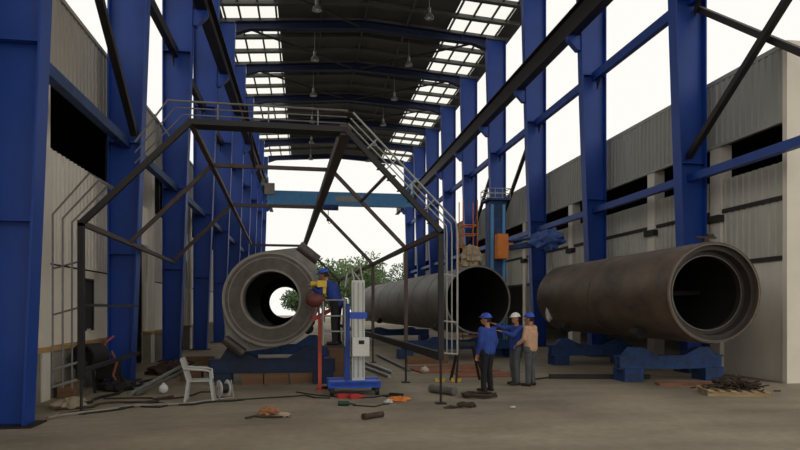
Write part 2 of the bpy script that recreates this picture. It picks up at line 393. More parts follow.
# longitudinal members of each row
for s, side in ((-1, 'left'), (1, 'right')):
    # ties run along the outer flange, one long member per level
    zl = 6.0 if s < 0 else 5.6
    xx = XC+s*7.75
    t = thing('tie_strut', 'long blue strut along the %s row of columns, level with the dark wall strip' % side, 'strut', (xx, KY[0], zl), 0)
    for k in range(0, 9):
        mb = MB(); mb.beam((xx, KY[k]+.03, zl), (xx, KY[k+1]-.03, zl), .2, .22); obj('strut_length', mb, M['blue'] if s > 0 else M['blue_dirty'], t)
    zu = 10.75
    t = thing('upper_tie_strut', 'upper dark strut tying the %s row of columns, below the crane girder' % side, 'strut', (xx, KY[0], zu), 0)
    for k in range(0, 9):
        mb = MB(); mb.beam((xx, KY[k]+.03, zu), (xx, KY[k+1]-.03, zu), .2, .32); p = obj('strut_length', mb, M['dark'] if s < 0 else M['blue'], t)
        mb = MB()
        for e, d in ((KY[k], 1), (KY[k+1], -1)): mb.prism([(.22, zu-.16), (.22, zu-.55), (.6, zu-.16)], lambda a, z, x: (x, e+d*a, z), xx-.015, xx+.015)
        obj('gusset', mb, M['dark'], p)
    xg = XC+s*6.84
    t = thing('crane_runway_girder', 'deep crane runway girder carried on brackets along the %s row of columns' % side, 'girder', (xg, KY[0], 12.25), 0)
    mb = MB(); mb.ibeam((xg, KY[0]-3, 12.7), (xg, KY[9]+4, 12.7), .38, .9, .04); obj('girder', mb, M['dark'], t)
    mb = MB(); mb.bb((xg-.04, KY[0]-3, 13.15), (xg+.04, KY[9]+4, 13.25)); obj('crane_rail', mb, M['rail'], t)
# X bracing in the first bay of each row
def brace(p, q, label):
    mb = MB(); mb.beam(p, q, .16, .16); tag(obj('wall_brace', mb, M['dark']), label, 'brace', 'diagonal wall braces')
xl, xr = XC-8.06, XC+8.0
brace((XC-7.5, KY[1]-.22, 6.2), (XC-7.5, KY[0]+.22, 10.5), 'dark diagonal wall brace in the first bay of the left row')
brace((XC+7.65, KY[1]-.1, 6.2), (XC+7.65, KY[0]+.1, 10.5), 'dark diagonal wall brace rising to the front in the first bay of the right row')
brace((XC+7.9, KY[1]-.1, 10.5), (XC+7.9, KY[0]+.1, 6.2), 'dark diagonal wall brace falling to the front in the first bay of the right row')
brace((XC+7.65, KY[4]+.1, 10.5), (XC+7.65, KY[5]-.1, 6.2), 'dark diagonal wall brace further back in the right row, behind the manipulator column')
brace((XC+7.65, KY[3]+.1, 10.5), (XC+7.65, KY[4]-.1, 6.2), 'dark diagonal wall brace in the right row, just above the manipulator column')

# overhead crane near the far end
yc = 57.6
t = thing('overhead_crane', 'pale blue overhead travelling crane spanning the far end of the hall', 'crane', (XC, yc, 11.2))
mb = MB(); mb.bb((XC-6.6, yc-.35, 11.15), (XC+6.6, yc+.35, 12.35)); g = obj('bridge_girder', mb, M['crane_blue'], t)
mb = MB(); mb.bb((XC-.55, yc-.37, 11.5), (XC+2.0, yc-.352, 12.0)); obj('name_board', mb, M['galv'], g, 'faded grey name board')
for s in (-1, 1):
    mb = MB(); mb.bb((XC+s*6.85-.22, yc-1.5, 13.26), (XC+s*6.85+.22, yc+1.5, 13.6)); mb.bb((XC+s*6.58-.06, yc-.5, 11.6), (XC+s*6.58+.06, yc+.5, 13.5)); obj('end_carriage', mb, M['crane_blue'], t)
mb = MB(); mb.bb((XC-1.9, yc-.75, 10.85), (XC-.6, yc+.6, 11.13)); mb.tube((XC-1.6, yc-.5, 10.9), (XC-.3, yc-.5, 10.9), .25, 12); h = obj('hoist', mb, M['blue_dirty'], t)
mb = MB(); mb.tube((XC-1.2, yc-.3, 9.9), (XC-1.2, yc-.3, 10.8), .03); mb.bb((XC-1.35, yc-.4, 9.7), (XC-1.05, yc-.2, 9.95)); mb.poly([(XC-1.2, yc-.3, 9.7), (XC-1.2, yc-.3, 9.55), (XC-1.08, yc-.3, 9.45), (XC-1.0, yc-.3, 9.55)], .03); obj('hook_block', mb, M['dark'], h)
# power box hung on the left row near the crane
mb = MB(); mb.bb((XC-6.5, 51.6, 11.0), (XC-5.7, 51.9, 11.9)); mb.bb((XC-6.75, 51.65, 11.75), (XC-6.45, 51.85, 12.26)); tag(obj('control_cabinet', mb, M['conc']), 'small grey box hanging from the left crane girder near the far end', 'box')

# high bay lamps
def lamp(x, y):
    zr = 16.0
    def rd(): pass
    t = thing('high_bay_lamp', 'x', 'lamp', (x, y, zr), 0, 'high bay lamps under the roof')
    mtx = Matrix.Translation((x, y, zr)) @ Matrix.Rotation(R(90), 4, 'X')
    mb = MB(); mb.lathe([(0, .24), (.12, .2), (.24, .1), (.25, .06), (.23, .06), (.1, .18), (0, .22)], mtx, 20); obj('reflector', mb, M['lampm'], t)
    mb = MB(); mb.tube((x, y, zr+.22), (x, y, zr+.5), .08, 12); mb.tube((x, y, zr+.5), (x, y, rz(x-XC)+.01), .02, 6); obj('housing', mb, M['lampm'], t)
    mb = MB(); mb.ell((x, y, zr+.08), (.13, .13, .1), 12, 8); obj('bulb', mb, M['glassm'], t)
    return t
l0 = None
for j in range(6):
    for x, nm in ((.55, 'left'), (6.0, 'right')):
        y = 30.2+6.1*j; lab = 'silver bell lamp under the roof, %s from the front in the %s line' % (ORD[j], nm)
        if x == .55:
            if l0 is None: l0 = lamp(x, y); l0['label'] = lab
            else: dup(l0, (x, y, 16.0), 0, lab)
        else:
            dup(l0, (x, y, 16.0), 0, lab)

# ------------------------------------------------------------------ trees beyond the hall
def tree(x, y, h, r, m, label):
    t = thing('leafy_tree', label, 'tree', (x, y, 0), 0, 'trees beyond the hall')
    mb = MB(); mb.tube((x, y, 0), (x+.2, y, h*.55), .28, 8, .14)
    for a in range(4): mb.tube((x+.1, y, h*.35), (x+math.cos(a*1.7)*r*.5, y+math.sin(a*1.7)*r*.5, h*.7), .12, 6, .05)
    obj('trunk', mb, M['bark'], t)
    mb = MB()
    blobs = [(x+random.uniform(-.6, .6)*r, y+random.uniform(-.6, .6)*r, h*random.uniform(.36, .82), r*random.uniform(.4, .62)) for _ in range(11)]
    for bx, by, bz, br in blobs:
        for _ in range(330):
            d = Vector((random.gauss(0, 1), random.gauss(0, 1), random.gauss(0, 1))).normalized()*br*random.uniform(.6, 1.05)
            p = Vector((bx, by, bz))+d; s = random.uniform(.16, .34)
            a = Vector((random.gauss(0, 1), random.gauss(0, 1), random.gauss(0, 1))).normalized(); b = a.orthogonal().normalized()
            mb.add([p-a*s, p+b*s*.5, p+a*s, p-b*s*.5], [(0, 1, 2, 3)])
    obj('foliage', mb, m, t)
for i, (x, y, h, r, m, lab) in enumerate((
        (2.4, 86, 9.0, 3.6, 'leaf', 'pale green leafy tree beyond the hall, showing between the first pipe and the lift mast'),
        (8.8, 90, 10.0, 4.1, 'leaf', 'tall green tree beyond the hall, above the lift mast'),
        (16.2, 96, 9.6, 3.9, 'leaf_d', 'dark green tree beyond the hall, above the far end of the long pipe'),
        (23.4, 100, 7.0, 3.2, 'leaf_d', 'low dark green tree beyond the hall, beside the last right columns'),
        (5.4, 103, 9.0, 3.6, 'leaf_d', 'dark tree standing behind the paler trees beyond the hall'),
        (-1.5, 112, 4.6, 3.0, 'leaf_d', 'low tree beyond the hall, behind the first pipe'),
        (12.4, 108, 9.8, 3.8, 'leaf_d', 'dark tree behind the tall green trees, half hidden by the gantry'))):
    tree(x, y, h, r, M[m], lab)

# ------------------------------------------------------------------ pipe sections
def axis(x, y, z, ang): return Matrix.Translation((x, y, z)) @ Matrix.Rotation(ang, 4, 'Z')
def shell(mb, mtx, r0, r1, L, th, rings=()):
    # outer profile back, inner profile forward: a hollow wall
    prof = [(0, r0)]+[(L, r1)]+[(L, r1-th), (0, r0-th)]
    mb.lathe(prof, mtx, 64)
# first pipe: flanged adapter with a square plate behind the flange ring
px, py, pz = -.79, 15.1, 2.06
mx = axis(px, py, pz, R(-.3))
t = thing('flanged_pipe_section', 'grey steel pipe section with wide flange ring and square plate behind it, on blue cradle', 'pipe section', (px, py, pz-1.12))
mb = MB(); mb.lathe([(0, 1.1), (.1, 1.13), (.2, 1.13), (.2, .9), (.12, .66), (0, .66)], mx, 72); fl = obj('flange_ring', mb, M['steel'], t)
mb = MB(); mb.lathe([(-.012, .97), (-.012, .99), (.02, .99), (.02, .97)], mx, 72); mb.lathe([(-.02, .655), (-.02, .70), (.02, .70), (.02, .655)], mx, 72); mb.lathe([(-.015, 1.06), (-.015, 1.12), (.05, 1.13), (.05, 1.06)], mx, 72); obj('ring_edge', mb, M['edge'], fl, 'thin paler edge of the flange')
mb = MB()
ca, sa = math.cos(R(7)), math.sin(R(7))
def pl(a, b, y): return mx @ Vector((a*ca-b*sa, y, a*sa+b*ca))
# square plate with clipped corners and a round hole: ring of quads
N = 64; sq = []
for i in range(N):
    an = 2*math.pi*i/N; c_, s_ = math.cos(an), math.sin(an); k = 1.16/max(abs(c_), abs(s_)); k = min(k, 1.55) if c_*s_ > 0 else 1.1; sq.append((c_*k, s_*k))
cir = [(math.cos(2*math.pi*i/N)*.66, math.sin(2*math.pi*i/N)*.66) for i in range(N)]
vs = [pl(a, b, y) for y in (.25, .75) for ring in (sq, cir) for a, b in ring]
fs = []
for i in range(N):
    j = (i+1) % N
    fs += [(i, j, N+j, N+i), (2*N+i, 3*N+i, 3*N+j, 2*N+j), (i, 2*N+i, 2*N+j, j), (N+i, N+j, 3*N+j, 3*N+i)]
mb.add(vs, fs); sp = obj('square_plate', mb, M['plate'], t)
for a in (1, -1):
    mb = MB(); mb.tube(pl(a*1.0-.2, a*1.0+.2, .3), pl(a*1.0+.2, a*1.0-.2, .3), .13, 18); obj('corner_lug', mb, M['steel'], sp)
for i in range(14):
    mb = MB(); an = 2*math.pi*(i+.3)/14; p0 = mx @ Vector((math.cos(an)*.97, .2, math.sin(an)*.97)); p1 = mx @ Vector((math.cos(an)*1.02, .26, math.sin(an)*1.02)); mb.beam(p0, p1, .04, .1); obj('gusset', mb, M['steel'], sp)
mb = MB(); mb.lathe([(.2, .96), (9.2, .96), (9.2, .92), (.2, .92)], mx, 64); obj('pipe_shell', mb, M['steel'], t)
mb = MB(); mb.lathe([(.14, .668), (.2, .92), (9.1, .918), (9.12, .58), (9.16, .58), (9.16, .919), (.2, .919), (.15, .672)], mx, 64); obj('bore', mb, M['bore'], t, 'bore of the pipe, coloured dark for the shade inside')

# second pipe: the long pale grey section in the middle
qx, qy, qz = 5.85, 20.9, 2.13
mq = axis(qx, qy, qz, R(3.8))
t = thing('long_pipe_section', 'long pale grey steel pipe section with dark open end, in the middle of the hall', 'pipe section', (qx, qy, qz-1.17))
mb = MB(); mb.lathe([(0, 1.17), (20, 1.17), (20, 1.13), (0, 1.13)], mq, 64); sh = obj('pipe_shell', mb, M['steel_l'], t)
for yy in (2.5, 5.0, 7.5, 10.0, 12.5, 15.0, 17.5):
    mb = MB(); mb.lathe([(yy-.02, 1.168), (yy-.02, 1.178), (yy+.02, 1.178), (yy+.02, 1.168)], mq, 64); obj('weld_seam', mb, M['steel'], sh)
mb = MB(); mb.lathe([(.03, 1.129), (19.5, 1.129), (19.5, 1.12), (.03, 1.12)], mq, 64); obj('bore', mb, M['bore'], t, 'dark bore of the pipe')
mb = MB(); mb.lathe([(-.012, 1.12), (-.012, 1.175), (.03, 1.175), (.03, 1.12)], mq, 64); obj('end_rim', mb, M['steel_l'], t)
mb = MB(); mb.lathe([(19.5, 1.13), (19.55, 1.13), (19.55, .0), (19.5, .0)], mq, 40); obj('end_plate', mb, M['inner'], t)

# third pipe: brown section with an inner ring and spider bar
rx, ry, rzz = 9.2, 13.08, 2.2
mr = axis(rx, ry, rzz, R(-.8))
t = thing('brown_pipe_section', 'brown weathered steel pipe section with thick stepped rim, in front of the right columns', 'pipe section', (rx, ry, rzz-1.17))
mb = MB(); mb.lathe([(0, 1.15), (.12, 1.17), (8.3, 1.17), (8.3, 1.1), (0, 1.1)], mr, 72); sh = obj('pipe_shell', mb, M['steel_b'], t)
mb = MB(); mb.lathe([(4.1, 1.168), (4.1, 1.18), (4.16, 1.18), (4.16, 1.168)], mr, 64); obj('weld_seam', mb, M['steel'], sh)
mb = MB(); mb.lathe([(.1, 1.1), (.45, 1.1), (.45, .86), (.3, .86), (.3, .96), (.1, .98)], mr, 72); obj('inner_ring', mb, M['ring'], t)
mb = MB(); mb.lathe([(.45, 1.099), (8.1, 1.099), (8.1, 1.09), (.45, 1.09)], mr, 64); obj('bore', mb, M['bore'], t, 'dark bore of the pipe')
mb = MB(); mb.lathe([(-.01, 1.09), (-.01, 1.11), (.02, 1.11), (.02, 1.09)], mr, 72); mb.lathe([(.28, .855), (.28, .875), (.3, .875), (.3, .855)], mr, 72); obj('rim_edge', mb, M['edge'], t, 'thin paler rim')
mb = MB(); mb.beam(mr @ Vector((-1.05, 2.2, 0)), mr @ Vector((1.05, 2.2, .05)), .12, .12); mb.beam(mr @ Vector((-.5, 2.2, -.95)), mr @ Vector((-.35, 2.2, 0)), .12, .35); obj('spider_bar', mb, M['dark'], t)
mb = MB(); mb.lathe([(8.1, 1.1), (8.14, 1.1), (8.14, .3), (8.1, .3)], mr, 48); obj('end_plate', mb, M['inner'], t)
mb = MB(); c = mr @ Vector((0, .35, 1.17)); mb.box(c+Vector((0, 0, .05)), (.1, .1, .1)); mb.box(c+Vector((0, 0, .12)), (.5, .08, .05)); mb.tube(c+Vector((.05, 0, .16)), c+Vector((.2, 0, .16)), .05, 8)
tag(obj('screw_clamp', mb, M['scrap']), 'small dark clamp lying on top of the brown pipe near its rim', 'clamp')

# cradles and roller stands
def stand(name, label, x, y, zb, half, r, zt, rzt=0, mt='blue_dirty', foot=.3, group='blue stands under the pipes', fx=None):
    t = thing(name, label, 'stand', (x, y, 0), rzt, group)
    m = Matrix.Translation((x, y, 0)) @ Matrix.Rotation(rzt, 4, 'Z')
    def bx(a, b):
        mb = MB(); mb.bb(a, b); mb.v = [m @ v for v in mb.v]; return mb
    mb = MB(); mb.ibeam((-half, 0, zb+.17), (half, 0, zb+.17), .32, .34, .03)
    mb.bb((-half+.05, -.15, zb+.03), (half-.05, .15, zb+.31)); mb.v = [m @ v for v in mb.v]; obj('base_beam', mb, M[mt], t)
    for s in (-1, 1):
        mb = MB(); mb.prism([(s*.35, zb+.34), (s*1.25, zb+.34), (s*1.05, zt-.18), (s*.8, zt-.18)], lambda a, z, yy: (a, yy, z), -.14, .14); mb.v = [m @ v for v in mb.v]; b = obj('bracket', mb, M[mt], t)
        an = math.asin(min(.95, .85/(r+.14))); ccx = s*math.sin(an)*(r+.14); ccz = zt-math.cos(an)*(r+.14)+r
        mb = MB(); mb.tube((ccx, -.18, ccz-.0), (ccx, .18, ccz-.0), .14, 16); mb.v = [m @ v for v in mb.v]; obj('roller', mb, M['black'], b)
        f = fx or half-.3
        mb = bx((s*f-.25, -.3, 0), (s*f+.25, .3, zb+.02)); obj('foot', mb, M[mt], t)
    return t
# heights: zt is the height of the lowest point of the pipe
stand('pipe_cradle', 'dark blue cradle under the flanged pipe, its beam on timber blocks', -.78, 15.75, .27, 1.52, .98, 1.1, mt='cradle')
stand('pipe_cradle', 'blue cradle at the hidden far end of the flanged pipe', -.65, 22.0, .27, 1.5, .96, 1.1)
stand('roller_stand', 'wide blue roller stand under the open end of the long grey pipe', 5.7, 22.9, .32, 2.2, 1.17, .96, R(3.8), fx=2.1)
stand('roller_stand', 'blue roller stand under the far end of the long grey pipe', 4.95, 35, .32, 2.0, 1.17, .96, R(3.8))
stand('roller_stand', 'bright blue roller stand under the near end of the brown pipe', 9.24, 15.0, .3, 1.45, 1.17, 1.03, fx=1.1)
stand('roller_stand', 'blue roller stand under the far end of the brown pipe', 9.3, 19.6, .3, 1.45, 1.17, 1.03, fx=1.1)
for i, (x, w, lab) in enumerate(((-1.25, .5, 'rough brown timber block under the cradle of the flanged pipe, beside its left foot'), (-.68, .58, 'middle brown timber block under the cradle of the flanged pipe'), (-.08, .5, 'rough brown timber block under the cradle of the flanged pipe, nearest the red stand'))):
    mb = MB(); mb.bb((x-w/2, 15.55, 0), (x+w/2, 15.95, .268)); tag(obj('timber_block', mb, M['timber']), lab, 'timber', 'timber blocks under the cradle')

# ------------------------------------------------------------------ the dark work gantry around the first pipe
go = Vector((-3.86, 11.7, 0)); ga = R(2)
gu = Vector((math.cos(ga), math.sin(ga), 0)); gv = Vector((-math.sin(ga), math.cos(ga), 0))
def G(u, v, z): return go+gu*u+gv*v+Vector((0, 0, z))
gan = thing('work_gantry', 'dark steel half-octagon work gantry with stair and handrails, standing around the flanged pipe', 'gantry', go)
ZS, ZG = 3.33, 5.2
arch = [(0, ZS), (1.83, ZG), (4.62, ZG), (6.46, ZS)]
def arch_part(v, w, m, name, left=True, arch=arch):
    mb = MB()
    pts = [(0, .6)]*left+arch+[(6.46, .86)]
    for a, b in zip(pts[:-1], pts[1:]):
        mb.beam(G(a[0], v, a[1]), G(b[0], v, b[1]), w, w)
    for a in arch: mb.box(G(a[0], v, a[1]), (w, w, w))
    fr = obj(name, mb, m, gan)
    for u, zt in (((0, .62),) if left else ())+((6.46, .86),):
        mb = MB(); mb.tube(G(u, v, .02), G(u, v, zt), .025, 8); mb.box(G(u, v, .012), (.2, .2, .024)); obj('jack_post', mb, M['dark'], gan)
    return fr
f1 = arch_part(0, .1, M['dark'], 'front_arch')
arch_part(3.5, .085, M['brown'], 'middle_arch', False); arch_part(9.3, .1, M['brown'], 'rear_arch', False); arch_part(22.5, .12, M['brown'], 'rear_arch', False, arch[1:])
for (u, z), w, m, e in ((arch[0], .09, 'brown', 9.3), (arch[1], .1, 'brown', 22.5), (arch[2], .2, 'brown', 22.5), (arch[3], .1, 'brown', 22.5)):
    mb = MB(); mb.beam(G(u, 0, z), G(u, e, z), w, w); obj('longitudinal_beam', mb, M[m], gan)
mb = MB(); mb.beam(G(6.46, 0, .92), G(6.46, 22.5, .92), .1, .16); obj('sill_beam', mb, M['dark'], gan)
mb = MB(); mb.beam(G(0, 0, .75), G(0, 4.4, .75), .06, .08); mb.beam(G(0, 0, 1.9), G(0, 4.4, 1.9), .05, .05); obj('side_rail', mb, M['dark'], gan)
mb = MB(); mb.tube(G(2.8, 0, ZG+.36), G(2.8, 3.5, ZG), .03); obj('hanger', mb, M['dark'], gan)
mb = MB(); mb.beam(G(5.4, 0, ZS+1.05), G(5.35, 3.5, ZG-.73), .05, .05); obj('diagonal_brace', mb, M['brown'], gan)
T = math.tan(R(22.5))
# walkway treads along the top and stair
for i in range(9):
    mb = MB(); k = (i+.5)/9; mb.box(G(4.62+1.84*k, .3, ZG-(ZG-ZS)*k+.12), (.1, .5, .02), ga); obj('stair_tread', mb, M['dark'], gan)
mb = MB(); mb.box(G(3.2, .3, ZG+.04), (2.8, .6, .03), ga); obj('walkway', mb, M['dark'], gan)
# left ladder: three hooped rails, rungs
for i, o in enumerate((.15, .3, .46)):
    mb = MB(); mb.poly([G(-o, 0, .46), G(-o, 0, 2.0), G(-o, 0, ZS+o*T-.05), G(.55-o*.9, 0, ZS+.55+o*T-.02+o*.35), G(.62-.2*o, 0, ZS+.5+o*.3)], .017, 6); obj('ladder_rail', mb, M['rail'], gan)
for z in (.5, .8, 1.75, 2.55):
    mb = MB(); mb.tube(G(-.46, 0, z-.02), G(0, 0, z+.12), .026 if z < 1 else .018, 6); obj('ladder_rung', mb, M['galv' if z < 1 else 'rail'], gan)
# stair rail on the left shoulder and along the top
for i, o in enumerate((.12, .24, .36)):
    mb = MB(); mb.poly([G(.88, 0, 4.23+1.55*o), G(1.83-1.1*o, 0, ZG+o), G(4.62+o*T*.3, 0, ZG+o)], .02 if i == 2 else .013, 6); obj('hand_rail', mb, M['rail'], gan)
for u in (1.5, 2.3, 3.2, 4.1):
    mb = MB(); mb.tube(G(u, 0, ZG if u > 1.8 else ZG-.33), G(u-(.0 if u > 1.8 else .3), 0, ZG+(.36 if u > 1.8 else .1)), .015, 6); obj('rail_post', mb, M['rail'], gan)
for i, o in enumerate((.12, .22, .33)):
    mb = MB(); mb.poly([G(4.62+o*T, 0, ZG+o), G(6.46+o*.9, 0, ZS+o*T+.06), G(6.46+o, 0, ZS-.05), G(6.46+o, 0, .95)], .02 if i == 2 else .014, 6); obj('stair_rail', mb, M['galv'], gan)
for k in (.2, .4, .6, .8):
    mb = MB(); mb.tube(G(4.62+1.84*k, 0, ZG-(ZG-ZS)*k), G(4.62+1.84*k+.24, 0, ZG-(ZG-ZS)*k+.24), .014, 6); obj('stair_rail_post', mb, M['galv'], gan)
for z in (.98, 1.6, 2.5):
    mb = MB(); mb.tube(G(6.46, 0, z), G(6.8, 0, z-.03), .02, 6); obj('ladder_rung', mb, M['galv'], gan)

# ------------------------------------------------------------------ column-and-boom manipulator, scaffold and tarpaulin
t = thing('boom_manipulator', 'blue column manipulator with orange carriage and long boom, behind the long grey pipe', 'manipulator', (7.45, 24.1, 0))
mb = MB(); mb.bb((7.13, 23.8, .3), (7.77, 24.4, 6.05)); cm = obj('mast', mb, M['blue_dirty'], t)
mb = MB(); mb.bb((7.16, 23.72, .4), (7.27, 23.8, 5.9)); mb.bb((7.63, 23.72, .4), (7.74, 23.8, 5.9)); obj('guide_rail', mb, M['crane_blue'], cm)
mb = MB(); mb.bb((6.9, 23.4, 0), (8.3, 24.8, .3)); obj('base', mb, M['blue_dirty'], t)
mb = MB(); mb.bb((6.98, 23.6, 6.05), (7.92, 24.6, 6.12)); hd = obj('head_platform', mb, M['blue_dirty'], t)
mb = MB()
for z in (6.3, 6.5):
    mb.poly([(7.0, 23.62, z), (7.9, 23.62, z), (7.9, 24.58, z), (7.0, 24.58, z), (7.0, 23.62, z)], .018)
for x in (7.0, 7.3, 7.6, 7.9):
    for y in (23.62, 24.58): mb.tube((x, y, 6.1), (x, y, 6.5), .016)
obj('railing', mb, M['galv'], hd)
mb = MB(); mb.bb((7.3, 23.3, 3.75), (7.72, 23.71, 4.7)); mb.bb((7.68, 23.38, 4.05), (7.95, 23.68, 4.4)); obj('carriage', mb, M['orange'], t)
mb = MB()
for dz in (-.16, .14): mb.tube((7.72, 23.5, 4.28+dz), (9.25, 21.9, 4.42+dz), .06, 8)
mb.beam((7.72, 23.5, 4.2), (9.25, 21.9, 4.38), .1, .12); obj('boom', mb, M['blue_dirty'], t)
def crumple(c, r, seed, amp=.35, n=28, m=18, freq=3.0, mtx=None):
    mb = MB()
    def fn(v):
        d = v.normalized(); return v*(1+amp*noise.noise(d*freq+Vector((seed*7.1, seed*3.3, seed)))+amp*.5*noise.noise(d*freq*2.7+Vector((seed, 0, seed*5))))
    return mb.ell(c, r, n, m, mtx=mtx, fn=fn)
mb = crumple((8.9, 22.25, 4.38), (.58, .24, .36), 3, .55, freq=2.8, mtx=Matrix.Rotation(R(-46), 3, 'Z'))
tag(obj('blue_tarpaulin', mb, M['tarp']), 'crumpled blue tarpaulin wrapped over the end of the manipulator boom', 'tarpaulin')
t = thing('scaffold_tower', 'slim scaffold tower with orange cross bars, behind the long grey pipe beside the manipulator', 'scaffold', (6.9, 27.2, 0))
for x in (6.85, 7.5):
    for y in (26.9, 27.6):
        mb = MB(); mb.tube((x, y, 0), (x, y, 6.6), .025, 6); obj('post', mb, M['orange'], t)
for z in (.6, 1.4, 2.2, 3.0, 3.8, 4.55, 5.1, 5.5):
    mb = MB(); mb.poly([(6.85, 26.9, z), (7.5, 26.9, z), (7.5, 27.6, z), (6.85, 27.6, z), (6.85, 26.9, z)], .03); obj('cross_bar', mb, M['orange'], t)
mb = MB(); mb.bb((6.88, 26.93, 4.58), (7.47, 27.57, 4.62)); obj('deck', mb, M['timber'], t)
mb = crumple((5.85, 21.75, 3.6), (.36, .34, .42), 9, .45)
for v in mb.v: v.z = max(v.z, 3.31)
tag(obj('beige_sacking', mb, M['beige']), 'crumpled beige sacking heaped on top of the long grey pipe', 'cloth')

# ------------------------------------------------------------------ the mast lift
t = thing('mast_lift', 'white single-mast work lift on a bright blue castor base, beside the flanged pipe', 'lift', (1.08, 13.7, 0))
mb = MB(); mb.bb((.48, 13.3, .16), (1.6, 13.5, .3)); mb.bb((.48, 13.95, .16), (1.6, 14.15, .3)); mb.bb((.52, 13.3, .2), (1.56, 14.15, .28)); bs = obj('base_frame', mb, M['blue_bright'], t)
for x in (.56, 1.52):
    for y in (13.36, 14.08):
        mb = MB(); mb.tube((x-.04, y, .085), (x+.04, y, .085), .085, 14); mb.bb((x-.05, y-.03, .1), (x+.05, y+.03, .17)); obj('castor', mb, M['black'], bs)
mb = MB(); mb.bb((1.0, 13.6, .28), (1.28, 13.84, 2.45)); ms = obj('mast', mb, M['whitep'], t)
mb = MB()
for x in (1.04, 1.14, 1.24): mb.bb((x-.015, 13.585, .35), (x+.015, 13.6, 2.4))
obj('mast_rib', mb, M['galv'], ms)
mb = MB(); mb.bb((.95, 13.57, 1.62), (1.33, 13.87, 1.76)); obj('mast_band', mb, M['blue_bright'], ms, 'bright blue band around the mast')
mb = MB(); mb.bb((.84, 13.62, .3), (.96, 13.82, 1.95)); obj('rear_mast', mb, M['blue'], t)
mb = MB(); mb.bb((1.0, 13.4, .82), (1.36, 13.59, 1.22)); cb = obj('control_box', mb, M['white'], t)
mb = MB(); mb.bb((1.13, 13.39, 1.08), (1.25, 13.4, 1.16)); obj('control_label', mb, M['black'], cb)
mb = MB(); mb.tube((1.05, 13.7, 2.45), (1.0, 13.7, 2.72), .03); mb.tube((1.24, 13.7, 2.45), (1.17, 13.7, 2.85), .022); mb.poly([(1.2, 13.7, 2.42), (1.05, 13.72, 2.62), (.9, 13.7, 2.6), (.86, 13.7, 2.3)], .025); obj('lift_chain', mb, M['galv'], t)
mb = MB(); mb.bb((.36, 13.5, 1.0), (.84, 14.05, 1.05)); bk = obj('basket_floor', mb, M['dark'], t)
mb = MB()
for z in (1.35, 1.68, 2.02):
    mb.poly([(.84, 13.52, z), (.38, 13.52, z), (.38, 14.03, z), (.84, 14.03, z)], .018)
for x, y in ((.38, 13.52), (.84, 13.52), (.38, 14.03), (.84, 14.03)): mb.tube((x, y, 1.03), (x, y, 2.02), .02)
obj('basket_rail', mb, M['galv'], bk)
for x, y, r_ in ((.35, 14.4, 25), (1.75, 13.15, -30)):
    mb = MB(); mb.beam((x, y-.1, .05), (x+.3*math.cos(R(r_)), y+.3*math.sin(R(r_))-.1, .05), .06, .06); mb.bb((x-.1, y-.2, 0), (x+.1, y, .03)); obj('outrigger_pad', mb, M['black'], t)

